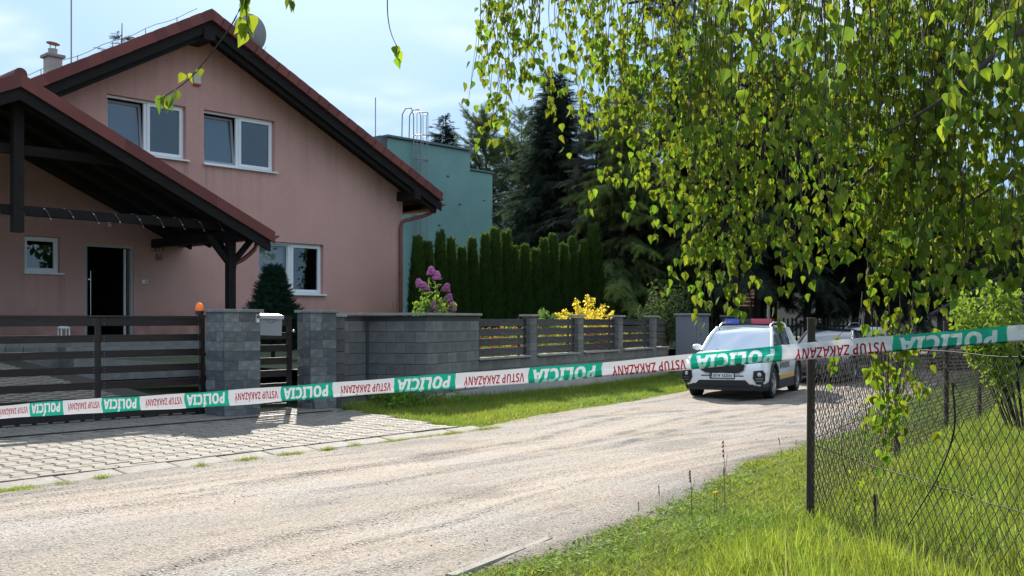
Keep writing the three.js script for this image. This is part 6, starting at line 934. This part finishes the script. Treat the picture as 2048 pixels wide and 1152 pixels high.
// ================================================================ birch: trunk outside the right edge, boughs overhead, weeping twigs with leaves
{
  const t = thing('birch_tree', 'weeping birch with hanging twigs of bright green leaves, upper right', 'tree', null, [0, 0, 0]);
  const Q = (L, y, z) => new THREE.Vector3(0.729 * z + 0.6845 * L, y, -(0.6845 * z - 0.729 * L)), base = Q(4.6, 0, 5.2); t.position.copy(base);
  const loc = (L, y, z) => Q(L, y, z).sub(base), r = rng(909);
  part(t, 'trunk', tube(curve([loc(4.6, -0.2, 5.2), loc(4.62, 2.5, 5.2), loc(4.5, 5, 5.1), loc(4.3, 8, 5.0), loc(4.2, 11, 5)], 14), 0.2, 0.05, 12), std(0.55, 0.53, 0.49, 0.8, { map: rep(T.mottle, 2) }));
  const bough = (pts, r0 = 0.03, r1 = 0.006) => part(t, 'bough', tube(curve(pts.map((p) => loc(...p)), 14), r0, r1, 6), M.twig);
  bough([[4.5, 3.9, 5.2], [3.4, 4.1, 5.3], [2.0, 4.0, 5.2], [0.9, 3.7, 5.1], [0.0, 3.45, 5.0]], 0.05, 0.008); bough([[4.5, 4.4, 5.2], [3.2, 4.6, 4.9], [1.4, 4.2, 4.8], [-0.3, 3.7, 4.9]], 0.05, 0.006);
  bough([[4.5, 3.3, 5.2], [3.2, 3.2, 5.5], [2.6, 2.86, 5.4], [2.0, 2.45, 5.2], [1.7, 2.2, 5.1]], 0.03, 0.006); bough([[4.5, 3.0, 4.6], [3.2, 3.0, 4.3], [2.2, 2.8, 4.1], [1.75, 2.45, 4.0], [1.5, 2.3, 4.0]], 0.026, 0.004);
  bough([[4.5, 2.6, 5.1], [3.2, 2.5, 4.8], [2.4, 2.25, 4.8], [1.9, 1.85, 4.8]], 0.022, 0.004); bough([[4.5, 4.6, 5.2], [2.4, 4.6, 3.6], [0.5, 3.6, 2.8], [-0.5, 2.8, 2.55], [-0.75, 2.6, 2.5]], 0.04, 0.006); bough([[4.5, 4.2, 5.2], [3.0, 4.0, 6.2], [1.6, 3.7, 6.3], [0.7, 3.45, 6.0]], 0.04, 0.008);
  const twigs = [], leaves = [];
  const leafAt = (p, s, bright = 1) => { leaves.push({ p, s, a: r() * 6.283, tx: (r() - 0.5) * 0.9, tz: (r() - 0.5) * 0.9, g: Math.floor(r() * 2), v: (0.5 + 0.85 * r() * r() + 0.1) * bright, y: r() }); };
  // one weeping strand from (L, yTop, z) down to yLow, drifting sideways, with short side twigs
  function strand(L, yTop, yLow, z, drift, dens, size, bareTop = 0) {
    const n = Math.max(4, Math.round((yTop - yLow) / 0.07)), pts = [], ph = r() * 6, w = 0.02 + 0.03 * r();
    for (let i = 0; i <= n; i++) { const k = i / n; pts.push(loc(L + drift * Math.sqrt(k) + w * Math.sin(k * 4 + ph), lerp(yTop, yLow + 0.05, k), z + 0.25 * (r() - 0.5) * 0.1 + 0.12 * Math.sin(k * 3 + ph))); }
    twigs.push(tube(pts, 0.0036, 0.0011, 4));
    for (let i = 0; i < n; i++) {
      const k = i / n; if (k < bareTop) continue;
      const cl = n2(k * 5.5 * (yTop - yLow), ph * 3, 0, 0, 7), nq = cl < 0.36 ? (r() < 0.35 ? 1 : 0) : cl > 0.6 ? dens + 1 : dens;
      for (let q = 0; q < nq; q++) { if (r() > 0.8) continue; const a = r() * 6.28, d = 0.012 + 0.05 * r(), p = pts[i].clone().lerp(pts[i + 1], r()).add(new THREE.Vector3(Math.cos(a) * d, -0.01 * r(), Math.sin(a) * d)); leafAt(p, size * (0.5 + 0.75 * r())); }
      if (r() < 0.16 && k > 0.1 && k < 0.92) { const a = r() * 6.28, l = 0.14 + 0.22 * r(), p0 = pts[i], p1 = p0.clone().add(new THREE.Vector3(Math.cos(a) * l * 0.5, -l * 0.5, Math.sin(a) * l * 0.5)), p2 = p0.clone().add(new THREE.Vector3(Math.cos(a) * l * 0.65, -l * 1.25, Math.sin(a) * l * 0.65)); twigs.push(tube([p0, p1, p2], 0.0018, 0.0009, 3)); for (let q = 0; q < 4 + 5 * r(); q++) { const f = 0.25 + 0.8 * r(), p = f < 0.5 ? p0.clone().lerp(p1, f * 2) : p1.clone().lerp(p2, Math.min(1, f * 2 - 1)); leafAt(p.add(new THREE.Vector3(0.04 * (r() - 0.5), 0, 0.04 * (r() - 0.5))), size * (0.7 + 0.5 * r())); } }
    }
    for (let q = 0; q < 3; q++) leafAt(pts[n].clone().add(new THREE.Vector3(0.04 * (r() - 0.5), 0.02 * r(), 0.04 * (r() - 0.5))), size * (0.8 + 0.4 * r()));
  }
  // curtains: centre, spread, distance, lowest height, how many strands, leaf density
  const C = [[-0.17, 0.04, 5.0, 2.56, 2, 1], [-0.06, 0.05, 5.2, 2.42, 2, 1], [0.03, 0.06, 5.0, 2.70, 6, 1], [0.17, 0.1, 5.0, 2.66, 10, 1], [0.36, 0.06, 5.2, 2.76, 6, 1], [0.0, 0.12, 5.1, 2.8, 6, 1], [0.53, 0.08, 5.5, 2.62, 5, 2], [0.63, 0.05, 5.6, 2.24, 2, 1], [0.66, 0.12, 5.9, 2.7, 4, 2], [0.80, 0.13, 5.8, 2.47, 6, 2], [0.93, 0.12, 5.6, 2.14, 6, 2], [0.97, 0.07, 5.0, 1.53, 4, 1], [1.02, 0.12, 5.2, 1.85, 4, 2], [1.13, 0.12, 5.0, 1.80, 5, 2], [1.22, 0.12, 4.8, 1.70, 6, 2], [1.36, 0.12, 5.0, 1.8, 6, 2], [1.42, 0.1, 4.6, 1.65, 5, 2], [1.55, 0.12, 4.9, 1.86, 5, 2], [1.68, 0.12, 5.0, 1.88, 6, 2], [1.80, 0.1, 4.8, 1.68, 4, 2], [1.9, 0.1, 4.5, 1.62, 4, 2], [2.02, 0.12, 4.6, 1.80, 5, 2], [2.14, 0.1, 4.6, 1.76, 5, 2], [2.0, 0.25, 4.9, 1.8, 8, 2], [2.3, 0.2, 5.2, 1.8, 8, 2], [1.95, 0.15, 4.3, 1.68, 5, 2], [2.2, 0.15, 4.2, 1.68, 6, 2], [1.78, 0.15, 4.7, 1.7, 5, 2], [2.05, 0.12, 4.4, 1.62, 4, 2], [2.25, 0.1, 4.4, 1.68, 4, 2], [1.1, 0.3, 6.2, 2.35, 9, 2], [1.6, 0.35, 6.4, 2.3, 10, 2], [2.2, 0.35, 6.3, 2.2, 9, 2], [2.8, 0.3, 6.2, 2.0, 8, 2], [1.2, 0.25, 4.2, 2.25, 5, 1], [1.7, 0.3, 4.1, 2.2, 5, 2], [2.1, 0.2, 4.0, 2.2, 4, 2]];
  const topY = (L, z) => 1.55 + 0.345 * z + 0.25 * r() + 0.3 * clamp(L * 0.2);
  for (const [L, sp, z, low, n, d] of C) for (let i = 0, m = L > 0.5 ? Math.round(n * 1.38) : n; i < m; i++) { const l = L + sp * (r() * 2 - 1), zz = z + 0.5 * (r() - 0.5); strand(l, topY(l, zz), low + (i ? 0.42 * r() * r() * (1 + (3 - low) * 0.5) + 0.02 : 0), zz, (L > 0.45 ? 0.34 : 0.12) * (r() - 0.6), d, L > 0.45 ? 0.05 : 0.044); }
  // the strand that hangs down before the wire fence
  for (const [L, y1, y0] of [[1.82, 2.1, 1.1], [1.9, 1.9, 0.95], [1.96, 1.8, 1.0], [2.03, 1.75, 1.15], [1.88, 1.5, 0.82], [1.8, 1.7, 1.25], [1.86, 1.6, 1.0], [1.93, 1.5, 1.1], [1.84, 1.45, 0.95], [1.99, 1.65, 1.05], [1.9, 1.4, 0.9]]) strand(L, y1, y0, 5.0 + 0.1 * r(), 0.04 * (r() - 0.5), 2, 0.05);
  for (const [L, y1, y0] of [[1.9, 1.1, 0.6], [1.78, 1.0, 0.55]]) strand(L, y1, y0, 5.4, 0.02, 1, 0.035);
  // nearer twigs with larger looking leaves at the top
  for (let i = 0; i < 11; i++) { const L = 0.5 + 0.35 * r() + (i % 4) * 0.02, z = 2.5 + 0.35 * r(); strand(L, 2.75, 2.12 + 0.3 * r(), z, 0.05 * (r() - 0.5), 1, 0.045); }
  for (let i = 0; i < 7; i++) strand(1.22 + 0.25 * r(), 2.85, 2.1 + 0.35 * r(), 2.6 + 0.3 * r(), 0.04, 1, 0.045);
  // the sprig before the house gable and the bare twig in the sky
  const sprig = (pts, r0, r1, nL, size, from, b = 1) => { const c = curve(pts.map((p) => loc(...p)), 20); twigs.push(tube(c, r0, r1, 5)); for (let i = 0; i < nL; i++) { const k = Math.floor(lerp(from, 20, r())); leafAt(c[k].clone().add(new THREE.Vector3(0.012 * (r() - 0.5), -0.004, 0.012 * (r() - 0.5))), size * (0.8 + 0.4 * r()), b); } };
  sprig([[-0.64, 2.72, 2.5], [-0.665, 2.46, 2.5], [-0.665, 2.34, 2.5], [-0.66, 2.27, 2.5]], 0.003, 0.0012, 16, 0.045, 8); sprig([[-0.665, 2.36, 2.5], [-0.70, 2.29, 2.5], [-0.75, 2.22, 2.5], [-0.81, 2.15, 2.5], [-0.86, 2.115, 2.5], [-0.885, 2.10, 2.5]], 0.0022, 0.001, 3, 0.03, 9);
  for (let i = 0; i < 4; i++) leafAt(loc(-0.88 + 0.012 * i, 2.118, 2.5), 0.05, 1.3); for (let i = 0; i < 2; i++) leafAt(loc(-0.80 - 0.02 * i, 2.17, 2.5), 0.03, 1.2);
  sprig([[-0.34, 2.75, 2.9], [-0.36, 2.52, 2.9], [-0.36, 2.43, 2.9], [-0.35, 2.38, 2.9], [-0.335, 2.345, 2.9]], 0.0022, 0.001, 2, 0.03, 18); for (let i = 0; i < 3; i++) leafAt(loc(-0.337 + 0.003 * i, 2.35 - 0.018 * i, 2.9), 0.038, 1.2);
  sprig([[-0.5, 2.75, 2.6], [-0.56, 2.46, 2.6], [-0.575, 2.37, 2.6]], 0.002, 0.001, 4, 0.034, 16); sprig([[-0.47, 2.75, 2.6], [-0.53, 2.42, 2.6]], 0.002, 0.001, 3, 0.03, 17);
  part(t, 'twigs', merge(twigs), M.twig).userData.kind = 'stuff';
  // the nearest leaves in view are meshes of their own, the rest one part
  const lm = leafy(0.19, 0.275, 0.018, 0.55), lms = [lm, leafy(0.12, 0.20, 0.02, 0.5), leafy(0.235, 0.30, 0.018, 0.56)], geo = [birchLeafA, birchLeafB], cam = new THREE.Vector3(0, EYE, 0).sub(base), rt = new THREE.Vector3(0.6845, 0, 0.729), fw = new THREE.Vector3(0.729, 0, -0.6845);
  for (const l of leaves) { const d = l.p.clone().sub(cam), z = d.dot(fw), x = d.dot(rt) / z, y = d.y / z; l.w = Math.abs(x) < 0.51 && y < 0.318 && y > -0.25 ? l.s / z : 0; }
  leaves.sort((a, b) => b.w - a.w);
  leaves.slice(0, 300).forEach((l) => { const o = part(t, 'leaf', geo[l.g], lms[Math.floor(l.y * 3)]); o.position.copy(l.p); o.rotation.set(l.tx, l.a, l.tz, 'YXZ'); o.scale.setScalar(l.s); });
  for (const k of [0, 1]) instances(t, 'leaves', geo[k], lm, leaves.slice(300).filter((l) => l.g === k).map((l) => [mat4(l.p.x, l.p.y, l.p.z, l.tx, l.a, l.tz, l.s), rgb(l.v * lerp(0.75, 1.3, l.y), l.v, l.v * 0.95)]));
}
renderer.render(scene, camera);
